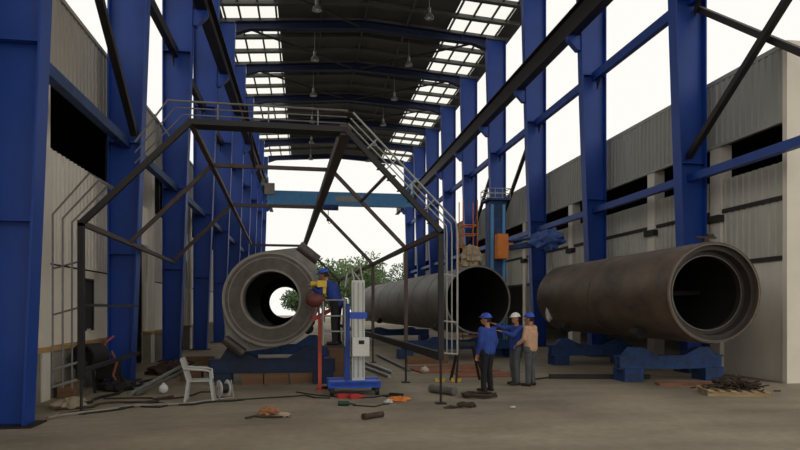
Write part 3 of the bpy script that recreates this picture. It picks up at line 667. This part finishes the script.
# ------------------------------------------------------------------ people
def person(label, loc, rzr, pose, shirt, trouser, helmet, group='workers by the pipes', sleeve='long'):
    t = thing('person', label, 'person', loc, rzr, group)
    J = dict(pel=(0, 0, .92), ch=(0, 0, 1.24), nk=(0, .0, 1.45), hd=(0, .03, 1.59),
             rs=(.195, 0, 1.37), re=(.27, -.02, 1.1), rw=(.28, .06, .86), ls=(-.195, 0, 1.37), le=(-.27, -.02, 1.1), lw=(-.28, .06, .86),
             rh=(.095, 0, .9), rk=(.11, .02, .49), ra=(.12, 0, .08), lh=(-.095, 0, .9), lk=(-.11, .02, .49), la=(-.12, 0, .08))
    J.update(pose.get('J', {})); J = {k: Vector(v) for k, v in J.items()}
    fw = Vector(pose.get('look', (0, 1, 0))).normalized()
    caps = []     # p, q, r1, r2, tag
    SH, TR, SK, FT = 0, 1, 2, 3
    def cap(p, q, a, b, tg): caps.append((Vector(p), Vector(q), a, b, tg))
    pel, ch, nk, hd = J['pel'], J['ch'], J['nk'], J['hd']
    # torso as several wide capsules side by side so the trunk is broader than deep
    sd = (J['rs']-J['ls']).normalized()
    for o in (-.1, 0, .1):
        cap(pel+sd*o*.9+Vector((0, 0, -.02)), pel.lerp(ch, .5)+sd*o, .128, .12, SH)
        cap(pel.lerp(ch, .4)+sd*o, ch+sd*o*1.1, .12, .125, SH)
        cap(ch+sd*o*1.1, nk+sd*o*1.0+Vector((0, 0, -.13)), .125, .09, SH)
        cap(pel+sd*o*1.1+Vector((0, 0, -.06)), pel+sd*o*1.1+Vector((0, 0, -.01)), .112, .115, TR)
    cap(nk+Vector((0, -.01, -.09)), J['rs']+Vector((0, 0, -.02)), .07, .066, SH); cap(nk+Vector((0, -.01, -.09)), J['ls']+Vector((0, 0, -.02)), .07, .066, SH)
    cap(nk+Vector((0, -.01, -.08)), hd+Vector((0, 0, -.04))-fw*.02, .06, .055, SK)
    for a, b, c, s in (('rs', 're', 'rw', 1), ('ls', 'le', 'lw', -1)):
        cap(J[a], J[b], .072, .058, SH); cap(J[b], J[c], .058, .042, SH)
        # hand: palm, four fingers, thumb
        d = (J[c]-J[b]).normalized(); pr = J[c]+d*.015
        side = d.cross(Vector((0, 0, 1))); side = side.normalized() if side.length > .2 else Vector((0, 1, 0))
        nrm = side.cross(d).normalized()
        for o in (-.025, 0, .025): cap(pr+side*o*.7, pr+d*.085+side*o, .018, .017, SK)
        cap(J[c]-d*.02, pr+d*.01, .028, .025, SK)
        for i, (o, L) in enumerate(((-.034, .062), (-.012, .075), (.012, .08), (.034, .07))):
            k0 = pr+d*.09+side*o; k1 = k0+d*L*.55-nrm*.008; k2 = k1+d*L*.4-nrm*.025*pose.get('curl', 1)
            cap(k0, k1, .0105, .0098, SK); cap(k1, k2, .0098, .009, SK)
        k0 = pr+d*.02+side*.035; k1 = k0+d*.035+side*.03; cap(k0-side*.02, k1, .014, .012, SK); cap(k1, k1+d*.035+side*.005, .012, .0105, SK)
    for a, b, c in (('rh', 'rk', 'ra'), ('lh', 'lk', 'la')):
        cap(J[a]+Vector((0, 0, -.03)), J[b], .102, .074, TR); cap(J[b], J[c]+Vector((0, 0, .02)), .074, .062, TR)
        f = Vector(pose.get('toe', {}).get(c, (0, 1, 0)))
        cap(J[c]+Vector((0, 0, -.035))-f*.05, J[c]+Vector((0, 0, -.045))+f*.16, .042, .034, FT)
        cap(J[c]+Vector((0, 0, .01)), J[c]+Vector((0, 0, -.03)), .045, .045, FT)
    # head
    up = Vector((0, 0, 1)); rt = fw.cross(up).normalized(); u2 = rt.cross(fw).normalized()
    hm = Matrix((rt, fw, u2)).transposed()
    mb = MB()
    for p, q, a, b, tg in caps:
        L = (q-p).length
        zz = (q-p).normalized(); xx = zz.orthogonal().normalized(); yy = zz.cross(xx); n, k = 14, 5; vs = []; fs = []
        prof = [(-a*math.cos(R(90*j/k)), a*math.sin(R(90*j/k))) for j in range(k+1)]+[(L+b*math.sin(R(90*j/k)), b*math.cos(R(90*j/k))) for j in range(k+1)]
        for h, rr in prof:
            rr = max(rr, 1e-4)
            for i in range(n): vs.append(p+zz*h+(xx*math.cos(2*math.pi*i/n)+yy*math.sin(2*math.pi*i/n))*rr)
        for j in range(len(prof)-1):
            for i in range(n): fs.append((j*n+i, j*n+(i+1) % n, (j+1)*n+(i+1) % n, (j+1)*n+i))
        fs.append(tuple(range(n-1, -1, -1))); m_ = (len(prof)-1)*n; fs.append(tuple(m_+i for i in range(n)))
        mb.add(vs, fs, True)
    mb.ell(hd, (.076, .096, .118), 20, 14, mtx=hm)
    H = lambda a, b, c: hd+hm @ Vector((a, b, c))
    mb.ell(H(0, .035, -.07), (.052, .06, .05), 14, 10, mtx=hm)                  # jaw
    mb.ell(H(0, .1, -.022), (.016, .024, .03), 10, 8, mtx=hm)                   # nose
    mb.ell(H(0, .09, -.064), (.026, .014, .012), 10, 6, mtx=hm)                 # lips
    mb.ell(H(0, .082, .022), (.055, .016, .014), 12, 6, mtx=hm)                 # brow
    for s in (-1, 1): mb.ell(H(s*.078, -.005, -.012), (.012, .024, .034), 10, 8, mtx=hm)
    me = bpy.data.meshes.new('body'); me.from_pydata([tuple(v) for v in mb.v], [], mb.f)
    tmp = bpy.data.objects.new('tmp', me); C.objects.link(tmp)
    md = tmp.modifiers.new('r', 'REMESH'); md.mode = 'VOXEL'; md.voxel_size = .0085
    sm = tmp.modifiers.new('s', 'SMOOTH'); sm.iterations = 3; sm.factor = .4
    dg = bpy.context.evaluated_depsgraph_get(); ev = tmp.evaluated_get(dg)
    nm = bpy.data.meshes.new_from_object(ev); bpy.data.objects.remove(tmp); bpy.data.meshes.remove(me)
    nm.name = 'body'; nm.materials.clear()
    for m_ in (shirt, trouser, M['skin'], M['shoe']): nm.materials.append(m_)
    n = len(nm.polygons); ce = np.empty(n*3, dtype=np.float32); nm.polygons.foreach_get('center', ce); ce = ce.reshape(-1, 3)
    best = np.full(n, 1e9); ti = np.zeros(n, dtype=np.int32)
    for p, q, a, b, tg in caps+[(hd, hd+Vector((0, 0, .01)), .11, .11, SK)]:
        p_, d_ = np.array(p), np.array(q-p); tt = np.clip(((ce-p_) @ d_)/max(1e-9, d_ @ d_), 0, 1)
        ds = np.linalg.norm(ce-p_-tt[:, None]*d_, axis=1)-(a+(b-a)*tt); w = ds < best; best[w] = ds[w]; ti[w] = tg
    nm.polygons.foreach_set('material_index', ti); nm.polygons.foreach_set('use_smooth', np.ones(n, dtype=bool))
    bo = bpy.data.objects.new('body', nm); C.objects.link(bo); bo.parent = t
    mt = Matrix.LocRotScale(t.location, t.rotation_euler, None)
    def child(name, mb2, m_):
        mb2.v = [mt @ v for v in mb2.v]; return obj(name, mb2, m_, t)
    for s in (-1, 1):
        e = MB(); e.ell(H(s*.03, .088, .0), (.012, .008, .007), 8, 6, mtx=hm); child('eye', e, M['hair'])
    e = MB(); e.ell(H(0, -.012, .004), (.082, .098, .115), 20, 10, mtx=hm, fn=lambda v: Vector((v.x, min(v.y, .045) if v.z < .06 else v.y, max(v.z, -.06)))); child('hair', e, M['hair'])
    if helmet:
        e = MB(); e.ell(H(0, -.002, .05), (.108, .13, .105), 24, 8, mtx=hm, z0=0); hl = child('safety_helmet', e, helmet)
        e = MB(); e.ell(H(0, .06, .052), (.095, .115, .012), 20, 6, mtx=hm); e.lathe([(-.008, .1), (-.008, .118), (.008, .118), (.008, .1)], Matrix.Translation(H(0, -.005, .054)) @ hm.to_4x4() @ Matrix.Rotation(R(90), 4, 'X') @ Matrix.Diagonal((1, 1, 1.15, 1)), 24)
        child('helmet_peak', e, helmet).parent = hl
    return t
person('person in blue jacket, black trousers and blue helmet, standing with arms down', (4.0, 13.55, 0), R(34),
       {'J': dict(re=(.27, -.03, 1.1), rw=(.25, .06, .86), le=(-.27, -.03, 1.1), lw=(-.25, .06, .86), rk=(.1, .03, .49), lk=(-.1, .01, .49)), 'look': (-.7, 1, .02)}, M['shirt_b'], M['trouser'], M['helm_b'])
person('person in white helmet, blue shirt and grey jeans, pointing with both arms stretched forward', (5.05, 14.62, 0), R(98),
       {'J': dict(re=(.16, .26, 1.36), rw=(.1, .5, 1.45), le=(-.22, .2, 1.2), lw=(-.12, .42, 1.28), rk=(.12, .05, .49), la=(-.14, .05, .08), lk=(-.12, .06, .49)), 'look': (-.25, 1, -.08), 'curl': .4}, M['shirt_b'], M['jean'], M['helm_w'])
person('person in tan shirt, grey jeans and blue helmet, seen from behind beside the pointing man', (5.3, 14.35, 0), R(42),
       {'J': dict(re=(.27, .04, 1.12), rw=(.2, .2, .98), le=(-.27, .02, 1.12), lw=(-.22, .2, 1.0), rk=(.12, .03, .49), lk=(-.11, .0, .49)), 'look': (-.2, 1, 0)}, M['shirt_t'], M['jean'], M['helm_b'])
person('person in dark blue overalls and blue helmet, leaning in the raised lift basket', (.68, 13.8, 1.05), R(70),
       {'J': dict(ch=(0, .1, 1.22), nk=(0, .22, 1.4), hd=(0, .29, 1.52), rs=(.19, .17, 1.34), ls=(-.19, .17, 1.34), re=(.22, .34, 1.2), rw=(.16, .52, 1.28), le=(-.24, .3, 1.14), lw=(-.14, .48, 1.2)), 'look': (0, 1, -.25), 'curl': 1.3}, M['overall'], M['trouser'], M['helm_b'])

# ------------------------------------------------------------------ objects on the floor
def rest(mb):
    z = min(v.z for v in mb.v)
    for v in mb.v: v.z -= z-.002
    return mb
# red stand, red and yellow things at the flange
t = thing('pipe_stand', 'thin faded red stand with a slanted arm, in front of the blue cradle', 'stand', (.33, 14.3, 0))
mb = MB(); mb.beam((.33, 14.3, .02), (.33, 14.3, 1.62), .08, .08); obj('post', mb, M['redor'], t)
mb = MB(); mb.beam((.16, 14.3, 1.58), (.6, 14.3, 1.82), .09, .09); obj('arm', mb, M['redor'], t)
mb = MB(); mb.bb((.22, 14.18, 0), (.44, 14.42, .03)); obj('foot', mb, M['redor'], t)
# a yellow grinder and red machine by the flange, hanging from the basket rail
mb = MB(); mb.bb((.26, 13.56, 2.3), (.46, 13.78, 2.44)); mb.tube((.12, 13.67, 2.37), (.3, 13.67, 2.37), .05, 12); mb.bb((.38, 13.6, 2.16), (.45, 13.72, 2.32)); tag(obj('yellow_drill_machine', mb, M['yellow']), 'yellow drilling machine held at the flange by the worker in the lift', 'tool')
mb = MB(); mb.ell((.2, 13.55, 2.02), (.19, .15, .15), 18, 12); mb.tube((.32, 13.55, 2.04), (.42, 13.55, 2.04), .07, 12); mb.tube((.16, 13.55, 1.9), (.14, 13.55, 1.62), .025, 8); mb.tube((.28, 13.55, 1.92), (.3, 13.55, 1.68), .025, 8); tag(obj('red_motor', mb, M['redbrown']), 'round dark red motor clamped to the outside of the lift basket', 'motor')
mb = MB(); mb.bb((.62, 16.8, 0), (1.12, 17.3, .85)); mb.bb((.6, 16.78, .28), (1.14, 17.32, .36)); mb.bb((.6, 16.78, .7), (1.14, 17.32, .78)); tag(obj('wooden_crate', mb, M['timber']), 'brown wooden crate on the floor behind the lift mast', 'crate')
# plastic chair, seen from its side
t = thing('plastic_chair', 'white plastic armchair standing on the floor beside the cable reel', 'chair', (-2.07, 13.05, 0), R(4))
cm_ = Matrix.Translation((-2.07, 13.05, 0)) @ Matrix.Rotation(R(4), 4, 'Z')
def cp(mb): mb.v = [cm_ @ v for v in mb.v]; return mb
mb = MB(); mb.bb((-.22, -.22, .40), (.24, .22, .425)); obj('seat', cp(mb), M['chair'], t)
mb = MB(); mb.add([], [])
for i in range(5):
    yy = -.2+.1*i; mb.beam((-.21, yy, .41), (-.33, yy, .83), .06, .02)
mb.beam((-.33, -.23, .83), (-.33, .23, .83), .05, .07); obj('backrest', cp(mb), M['chair'], t)
for sx in (-1, 1):
    for sy in (-1, 1):
        mb = MB(); mb.beam((sx*.21, sy*.2, .41), (sx*.25+(.02 if sx > 0 else -.02), sy*.23, 0), .05, .055); obj('leg', cp(mb), M['chair'], t)
for sy in (-1, 1):
    mb = MB(); mb.poly([(-.3, sy*.24, .66), (.1, sy*.25, .63), (.2, sy*.25, .6), (.22, sy*.23, .42)], .024, 8); obj('armrest', cp(mb), M['chair'], t)
# reel
t = thing('cable_reel', 'white cable reel in a grey carrying frame on the floor beside the plastic chair', 'reel', (-1.62, 13.35, 0), 0)
rm = Matrix.Translation((-1.66, 13.35, .2)) @ Matrix.Rotation(R(-60), 4, 'Z')
for yy in (-.09, .09):
    mb = MB(); mb.lathe([(yy-.012, .0), (yy-.012, .16), (yy, .175), (yy+.012, .16), (yy+.012, .0)], rm, 28, closed=False); obj('reel_disc', mb, M['white'], t)
mb = MB(); mb.lathe([(-.08, .03), (-.08, .1), (.08, .1), (.08, .03)], rm, 24); mb.lathe([(-.115, .0), (-.115, .05), (-.1, .05), (-.1, 0)], rm, 16); obj('reel_core', mb, M['dark'], t)
mb = MB()
for yy in (-.15, .15): mb.poly([rm @ Vector((-.17, yy, -.185)), rm @ Vector((-.1, yy, .1)), rm @ Vector((.05, yy, .16)), rm @ Vector((.17, yy, -.185))], .012)
mb.tube(rm @ Vector((-.17, -.15, -.185)), rm @ Vector((-.17, .15, -.185)), .012); mb.tube(rm @ Vector((.17, -.15, -.185)), rm @ Vector((.17, .15, -.185)), .012); mb.tube(rm @ Vector((0, -.15, 0)), rm @ Vector((0, .15, 0)), .012); obj('carrying_frame', mb, M['galv'], t)
mb = MB(); mb.ell((-3.02, 14.2, .11), (.1, .1, .1), 18, 12, fn=lambda v: Vector((v.x, v.y, v.z*1.05))); mb.tube((-3.02, 14.2, .19), (-3.02, 14.2, .24), .035, 10); tag(obj('white_plastic_jar', rest(mb), M['white']), 'small round white plastic jar on the floor beside the long steel tubes', 'jar')
# loose tubes on the floor
for i, (a, b, r, m, lab) in enumerate((
        ((-3.62, 13.85, .05), (-2.95, 16.6, .45), .045, 'galv', 'long pale steel tube sloping up behind the plastic chair, the nearer of two'),
        ((-3.48, 13.95, .05), (-2.75, 16.9, .4), .04, 'rail', 'long grey steel tube sloping up behind the round jar, the farther of two'),
        ((2.2, 16.4, .05), (1.35, 22.0, .06), .05, 'galv', 'long pale steel tube on the floor behind the lift base, nearest the lift'),
        ((2.42, 17.3, .05), (1.62, 23.5, .06), .05, 'galv', 'long pale steel tube on the floor behind the lift base, middle of three'),
        ((3.0, 18.0, .05), (2.75, 24.0, .06), .05, 'rail', 'long grey steel tube on the floor under the gantry sill, farthest from the lift'))):
    mb = MB(); d = (Vector(b)-Vector(a)).normalized(); mb.tube(a, b, r, 10); mb.tube(Vector(a)-d*.002, Vector(a)+d*.03, r*1.15, 10)
    tag(obj('steel_tube', mb, M[m]), lab, 'tube', 'loose steel tubes on the floor')
mb = MB(); mb.bb((-3.1, 16.55, 0), (-2.6, 16.95, .34)); mb.bb((-3.2, 16.5, .3), (-2.5, 17.0, .36)); tag(obj('timber_trestle', mb, M['timber']), 'low timber block carrying the raised ends of the leaning tubes', 'block')
# cables trailing across the floor
def cable(pts, r, m, label, seed, wig=.12, name='cable'):
    rnd = random.Random(seed); out = []
    for (a, b) in zip(pts[:-1], pts[1:]):
        a, b = Vector(a), Vector(b); n = max(3, int((b-a).length/.18))
        for i in range(n):
            p = a.lerp(b, i/n); out.append(Vector((p.x+wig*noise.noise(Vector((p.x*1.3, p.y*1.3, seed))), p.y+wig*noise.noise(Vector((p.y*1.3, p.x*1.3, seed+9))), r+.003)))
    e = Vector(pts[-1]); out.append(Vector((e.x, e.y, r+.003)))
    mb = MB(); mb.poly(out, r, 6); return tag(obj(name, mb, m), label, 'cable', 'cables trailing on the floor')
cable([(-4.25, 11.2, 0), (-3.3, 12.3, 0), (-2.3, 12.45, 0), (-1.7, 12.9, 0)], .028, M['conc'], 'thick pale hose trailing from the nearest left column towards the plastic chair', 3, .25, 'hose')
cable([(-4.2, 11.5, 0), (-3.4, 12.2, 0), (-2.7, 12.7, 0), (-1.9, 12.5, 0), (-1.2, 12.9, 0)], .02, M['black'], 'black cable snaking beside the pale hose in front of the plastic chair', 5, .4)
cable([(-4.4, 11.9, 0), (-3.6, 12.9, 0), (-3.0, 12.75, 0), (-2.7, 13.6, 0)], .022, M['scrap'], 'brown cable looping on the floor between the left column and the tubes', 8, .4)
cable([(-1.2, 13.1, 0), (0, 13.3, 0), (.5, 12.9, 0)], .014, M['black'], 'thin black cable across the floor in front of the timber blocks', 12, .3)
cable([(.8, 11.9, 0), (1.2, 11.65, 0), (1.6, 12.0, 0)], .012, M['black'], 'thin dark cord curving between the green nozzle and the orange rag', 15, .2)
cable([(-4.3, 12.6, 0), (-3.9, 14.2, 0), (-4.0, 16.2, 0), (-3.4, 17.5, 0)], .03, M['black'], 'thick black cable running back along the foot of the left columns', 18, .3)
cable([(5.6, 15.6, 0), (6.8, 15.9, 0), (8.2, 15.3, 0), (9.0, 15.8, 0)], .02, M['black'], 'black cable on the floor leading to the brown pipe', 21, .3)
# rags and small items
def blob(c, r, seed, m, name, label, cat='rag', amp=.5, group=None):
    mb = crumple((c[0], c[1], r[2]*.6), r, seed, amp, 24, 14, 3.2)
    for v in mb.v: v.z = max(v.z, .003)
    return tag(obj(name, mb, m), label, cat, group)
blob((-.62, 11.15, 0), (.16, .12, .09), 1, M['cloth_o'], 'tan_rag', 'tan rag lying on the open floor in front of the cradle')
blob((-.36, 10.85, 0), (.12, .09, .05), 2, M['beige'], 'beige_glove', 'pale beige glove on the floor beside the tan rag', 'glove')
mb = MB(); mb.poly([(-.98, 10.75, .02), (-.85, 10.85, .03), (-.7, 10.8, .02), (-.5, 10.72, .03), (-.28, 10.8, .02)], .018); tag(obj('short_rope', mb, M['scrap']), 'short brown rope end beside the tan rag on the floor', 'rope')
blob((1.82, 12.35, 0), (.22, .1, .06), 4, M['orange'], 'orange_rag', 'orange rag on the floor in front of the lift')
blob((1.6, 12.1, 0), (.08, .06, .05), 14, M['cloth_w'], 'white_scrap_rag', 'small white scrap beside the orange rag')
mb = MB(); mb.tube((.62, 11.95, .05), (.82, 11.9, .05), .045, 12); mb.tube((.82, 11.9, .05), (.95, 11.84, .03), .02, 8, .012); tag(obj('green_nozzle', mb, M['green']), 'dark green hose nozzle on the floor in front of the lift base', 'nozzle')
mb = MB(); mb.tube((1.0, 10.42, .05), (1.3, 10.62, .05), .05, 12); mb.tube((.95, 10.39, .05), (1.0, 10.42, .05), .058, 12); tag(obj('pipe_offcut', mb, M['scrap']), 'short brown pipe offcut lying nearest the front of the floor', 'offcut')
for i, (x, y, lab) in enumerate(((.75, 12.95, 'red chain hoist block on the floor under the left corner of the lift base'), (1.0, 12.85, 'red tool on the floor under the middle of the lift base'))):
    mb = MB(); mb.box((x, y, .05), (.2, .1, .09), .3); mb.tube((x+.1, y, .04), (x+.22, y+.04, .04), .03, 8); tag(obj('red_tool', mb, M['red']), lab, 'tool', 'red tools by the lift')
mb = MB(); mb.tube((2.75, 13.55, .09), (3.12, 12.95, .09), .085, 16); mb.tube((2.74, 13.57, .09), (2.77, 13.52, .09), .092, 16); tag(obj('grey_tube_piece', mb, M['rail']), 'short thick grey tube lying on the floor in front of the yellow clamps', 'tube')
for i, (x, y, lab) in enumerate(((3.35, 15.5, 'yellow clamp on the floor at the foot of the trestle, nearer the gantry leg'), (3.75, 15.45, 'yellow clamp at the foot of the trestle, nearer the man in black trousers'))):
    mb = MB(); mb.bb((x-.12, y-.04, 0), (x+.12, y+.04, .04)); mb.bb((x-.12, y-.03, .04), (x-.06, y+.03, .09)); mb.tube((x+.03, y, .06), (x+.14, y, .06), .02, 8); tag(obj('yellow_clamp', mb, M['yellow']), lab, 'clamp', 'yellow clamps')
def coil(c, r, turns, th, m, label, seed, name='cable_coil'):
    rnd = random.Random(seed); pts = []
    for i in range(turns*18):
        a = i*2*math.pi/18; k = r*(.75+.35*noise.noise(Vector((i*.09, seed, 0)))); pts.append((c[0]+math.cos(a)*k*1.25, c[1]+math.sin(a)*k, th+.02*(i/18)+.012*math.sin(i*1.7)))
    mb = MB(); mb.poly(pts, th, 6); return tag(obj(name, mb, m), label, 'coil', 'coils on the floor')
coil((3.55, 12.7), .36, 3, .022, M['scrap'], 'large loose coil of brown cable at the feet of the man in black trousers', 2)
coil((2.98, 11.42), .17, 3, .02, M['scrap'], 'small coil of dark wire on the open floor', 6)
blob((2.66, 11.35, 0), (.12, .06, .03), 16, M['scrap'], 'brown_scrap_piece', 'flat brown scrap beside the small coil of wire', 'scrap')
mb = crumple((3.78, 11.15, .02), (.05, .04, .02), 5); tag(obj('paper_scrap', rest(mb), M['cloth_w']), 'tiny white paper scrap on the open floor', 'paper')
# trestle next to the man in black trousers
t = thing('steel_trestle', 'dark splay-legged steel trestle beside the man in black trousers', 'trestle', (3.95, 15.3, 0))
mb = MB(); mb.beam((3.75, 15.35, .95), (4.2, 15.35, .95), .1, .1); obj('top_bar', mb, M['dark'], t)
for x0, x1 in ((3.8, 3.66), (4.15, 4.42)):
    for s in (-1, 1):
        mb = MB(); mb.beam((x0, 15.35, .92), (x1, 15.35+s*.3, 0.02), .05, .05); obj('leg', mb, M['dark'], t)
# rusty plates on the floor under the open end of the long pipe
for i, (c, d, r_, lab) in enumerate((((4.3, 18.6), (2.4, 2.0), .15, 'rust red steel plate on the floor by the gantry leg, nearer the trestle'), ((4.9, 16.8), (1.6, 1.1), -.1, 'rust red steel plate on the floor behind the three workers'))):
    mb = MB(); mb.box((c[0], c[1], .02+.001), (d[0], d[1], .04), r_); tag(obj('rusty_plate', mb, M['rust']), lab, 'plate', 'rusty plates on the floor')
mb = MB(); mb.box((4.0, 20.6, .13), (1.4, .35, .26), .1); tag(obj('timber_block', mb, M['timber']), 'brown timber block on the floor in front of the wide roller stand', 'timber')
blob((3.4, 17.8, 0), (.12, .1, .1), 11, M['cloth_w'], 'white_rag', 'white rag on the floor in front of the roller stand foot')
# rag hung at the far end of the brown pipe
mb = crumple((8.22, 20.9, 2.15), (.05, .1, .32), 21, .4); tag(obj('pink_rag', mb, M['cloth_p']), 'pink rag hanging at the far end of the brown pipe', 'rag')
mb = crumple((8.28, 20.6, 1.68), (.12, .08, .34), 22, .35); tag(obj('white_sack', mb, M['cloth_w']), 'white sack hanging at the far end of the brown pipe', 'sack')
# timber, board and pallets under the brown pipe
mb = MB(); mb.box((9.0, 13.95, .03), (1.3, .3, .06), -.12); tag(obj('brown_board', mb, M['rust']), 'reddish board on the floor under the rim of the brown pipe', 'board')
mb = MB(); mb.box((7.6, 15.5, .06), (2.6, .12, .12), -.2); tag(obj('dark_batten', mb, M['dark']), 'long dark batten on the floor in front of the blue stand', 'batten')
t = thing('wooden_pallet', 'pale wooden pallet on the floor under the rim of the brown pipe, loaded with scrap', 'pallet', (9.1, 12.35, 0), -.35)
pm = Matrix.Translation((9.1, 12.35, 0)) @ Matrix.Rotation(-.35, 4, 'Z')
for y in (-.4, 0, .4):
    mb = MB(); mb.bb((-.6, y-.05, 0), (.6, y+.05, .09)); mb.v = [pm @ v for v in mb.v]; obj('bearer', mb, M['timber_p'], t)
for i in range(6):
    mb = MB(); x = -.54+.216*i; mb.bb((x-.06, -.5, .09), (x+.06, .5, .115)); mb.v = [pm @ v for v in mb.v]; obj('deck_board', mb, M['timber_p'], t)
rnd = random.Random(4); mb = MB()
for i in range(160):
    a = Vector((rnd.gauss(0, .26), rnd.gauss(0, .18), 0)); h = .125+rnd.random()*.28*max(0, 1-a.length*1.4)
    p = pm @ Vector((a.x, a.y, h)); q = p+Vector((rnd.uniform(-.22, .22), rnd.uniform(-.2, .2), rnd.uniform(-.03, .06))); q.z = max(q.z, .13)
    mb.tube(p, q, .012+.01*rnd.random(), 5)
tag(obj('scrap_metal', mb, M['scrap']), 'tangled heap of rusty scrap metal on the wooden pallet', 'scrap', kind='stuff')
# machines and clutter along the left wall
t = thing('extraction_fan', 'dark drum-shaped fan on a stand at the foot of the left wall, behind the ladder', 'fan', (-4.75, 14.6, 0))
fm = axis(-4.72, 14.35, .78, R(-20))
mb = MB(); mb.lathe([(0, .3), (.5, .3), (.5, .25), (0, .25)], fm, 28); obj('drum', mb, M['black'], t)
mb = MB(); mb.tube(fm @ Vector((0, .2, 0)), fm @ Vector((0, .35, 0)), .1, 12); mb.beam(fm @ Vector((-.26, .28, 0)), fm @ Vector((.26, .28, 0)), .03, .1); mb.beam(fm @ Vector((0, .28, -.26)), fm @ Vector((0, .28, .26)), .1, .03); obj('fan_blade', mb, M['dark'], t)
for dx in (-.2, .2):
    mb = MB(); mb.beam((-4.72+dx, 14.55, 0), (-4.72+dx*.8, 14.55, .52), .05, .05); obj('leg', mb, M['dark'], t)
t = thing('welding_trolley', 'dark trolley with hoses standing by the left wall, beside the second blue column', 'trolley', (-4.55, 15.8, 0))
mb = MB(); mb.bb((-4.8, 15.5, .2), (-4.35, 15.95, .62)); obj('body', mb, M['dark'], t)
for y in (15.55, 15.9):
    for x in (-4.36, -4.84):
        mb = MB(); mb.tube((x, y, .12), (x+.06, y, .12), .12, 14); obj('wheel', mb, M['black'], t)
mb = MB(); mb.poly([(-4.6, 15.55, .6), (-4.6, 15.45, 1.0), (-4.45, 15.45, 1.15), (-4.4, 15.5, 1.2)], .02); obj('handle', mb, M['redor'], t)
mb = MB(); mb.poly([(-4.55, 15.5, .63), (-4.4, 15.35, .85), (-4.3, 15.4, .6), (-4.35, 15.25, .3), (-4.2, 15.2, .1)], .03); obj('hose', mb, M['rust'], t)
blob((-4.1, 14.9, 0), (.3, .3, .14), 31, M['black'], 'dark_sacking', 'dark crumpled sacking on the floor at the foot of the gantry', 'cloth')
blob((-4.35, 12.6, 0), (.25, .45, .1), 32, M['beige'], 'beige_canvas', 'beige canvas crumpled on the floor behind the nearest left column', 'cloth')
blob((-3.6, 18.4, 0), (.7, .45, .22), 33, M['scrap'], 'brown_canvas', 'brown canvas heap on the floor between the second and third left columns', 'cloth')
mb = MB(); mb.box((-3.4, 20.3, .1), (1.3, .7, .2), .2); mb.box((-3.3, 20.3, .27), (1.0, .5, .14), .1); tag(obj('timber_pile', mb, M['timber']), 'stacked brown timber slab beside the third left column', 'timber')
coil((-4.35, 15.1), .26, 5, .03, M['black'], 'coil of black hose on the floor at the foot of the left wall', 9, 'hose_coil')
cable([(-3.9, 11.6, 0), (-3.2, 12.6, 0), (-2.5, 12.3, 0), (-2.2, 12.6, 0)], .016, M['black'], 'thin black cable tangled with the pale hose near the nearest left column', 27, .6)
cable([(-4.1, 13.4, 0), (-3.3, 13.3, 0), (-2.6, 13.6, 0), (-1.9, 14.2, 0)], .018, M['scrap'], 'brown cable running past the round jar towards the cradle', 30, .5)
cable([(-.2, 13.9, 0), (.6, 13.0, 0), (1.4, 12.95, 0), (1.9, 13.3, 0)], .014, M['black'], 'thin black cable curving round the front of the lift base', 33, .2)
mb = MB(); mb.bb((-5.0, 13.75, 0), (-4.7, 14.05, .28)); mb.bb((-5.02, 13.73, .28), (-4.68, 14.07, .32)); tag(obj('wooden_box', mb, M['timber']), 'small brown wooden box at the foot of the left wall, beside the concrete pillar', 'box')
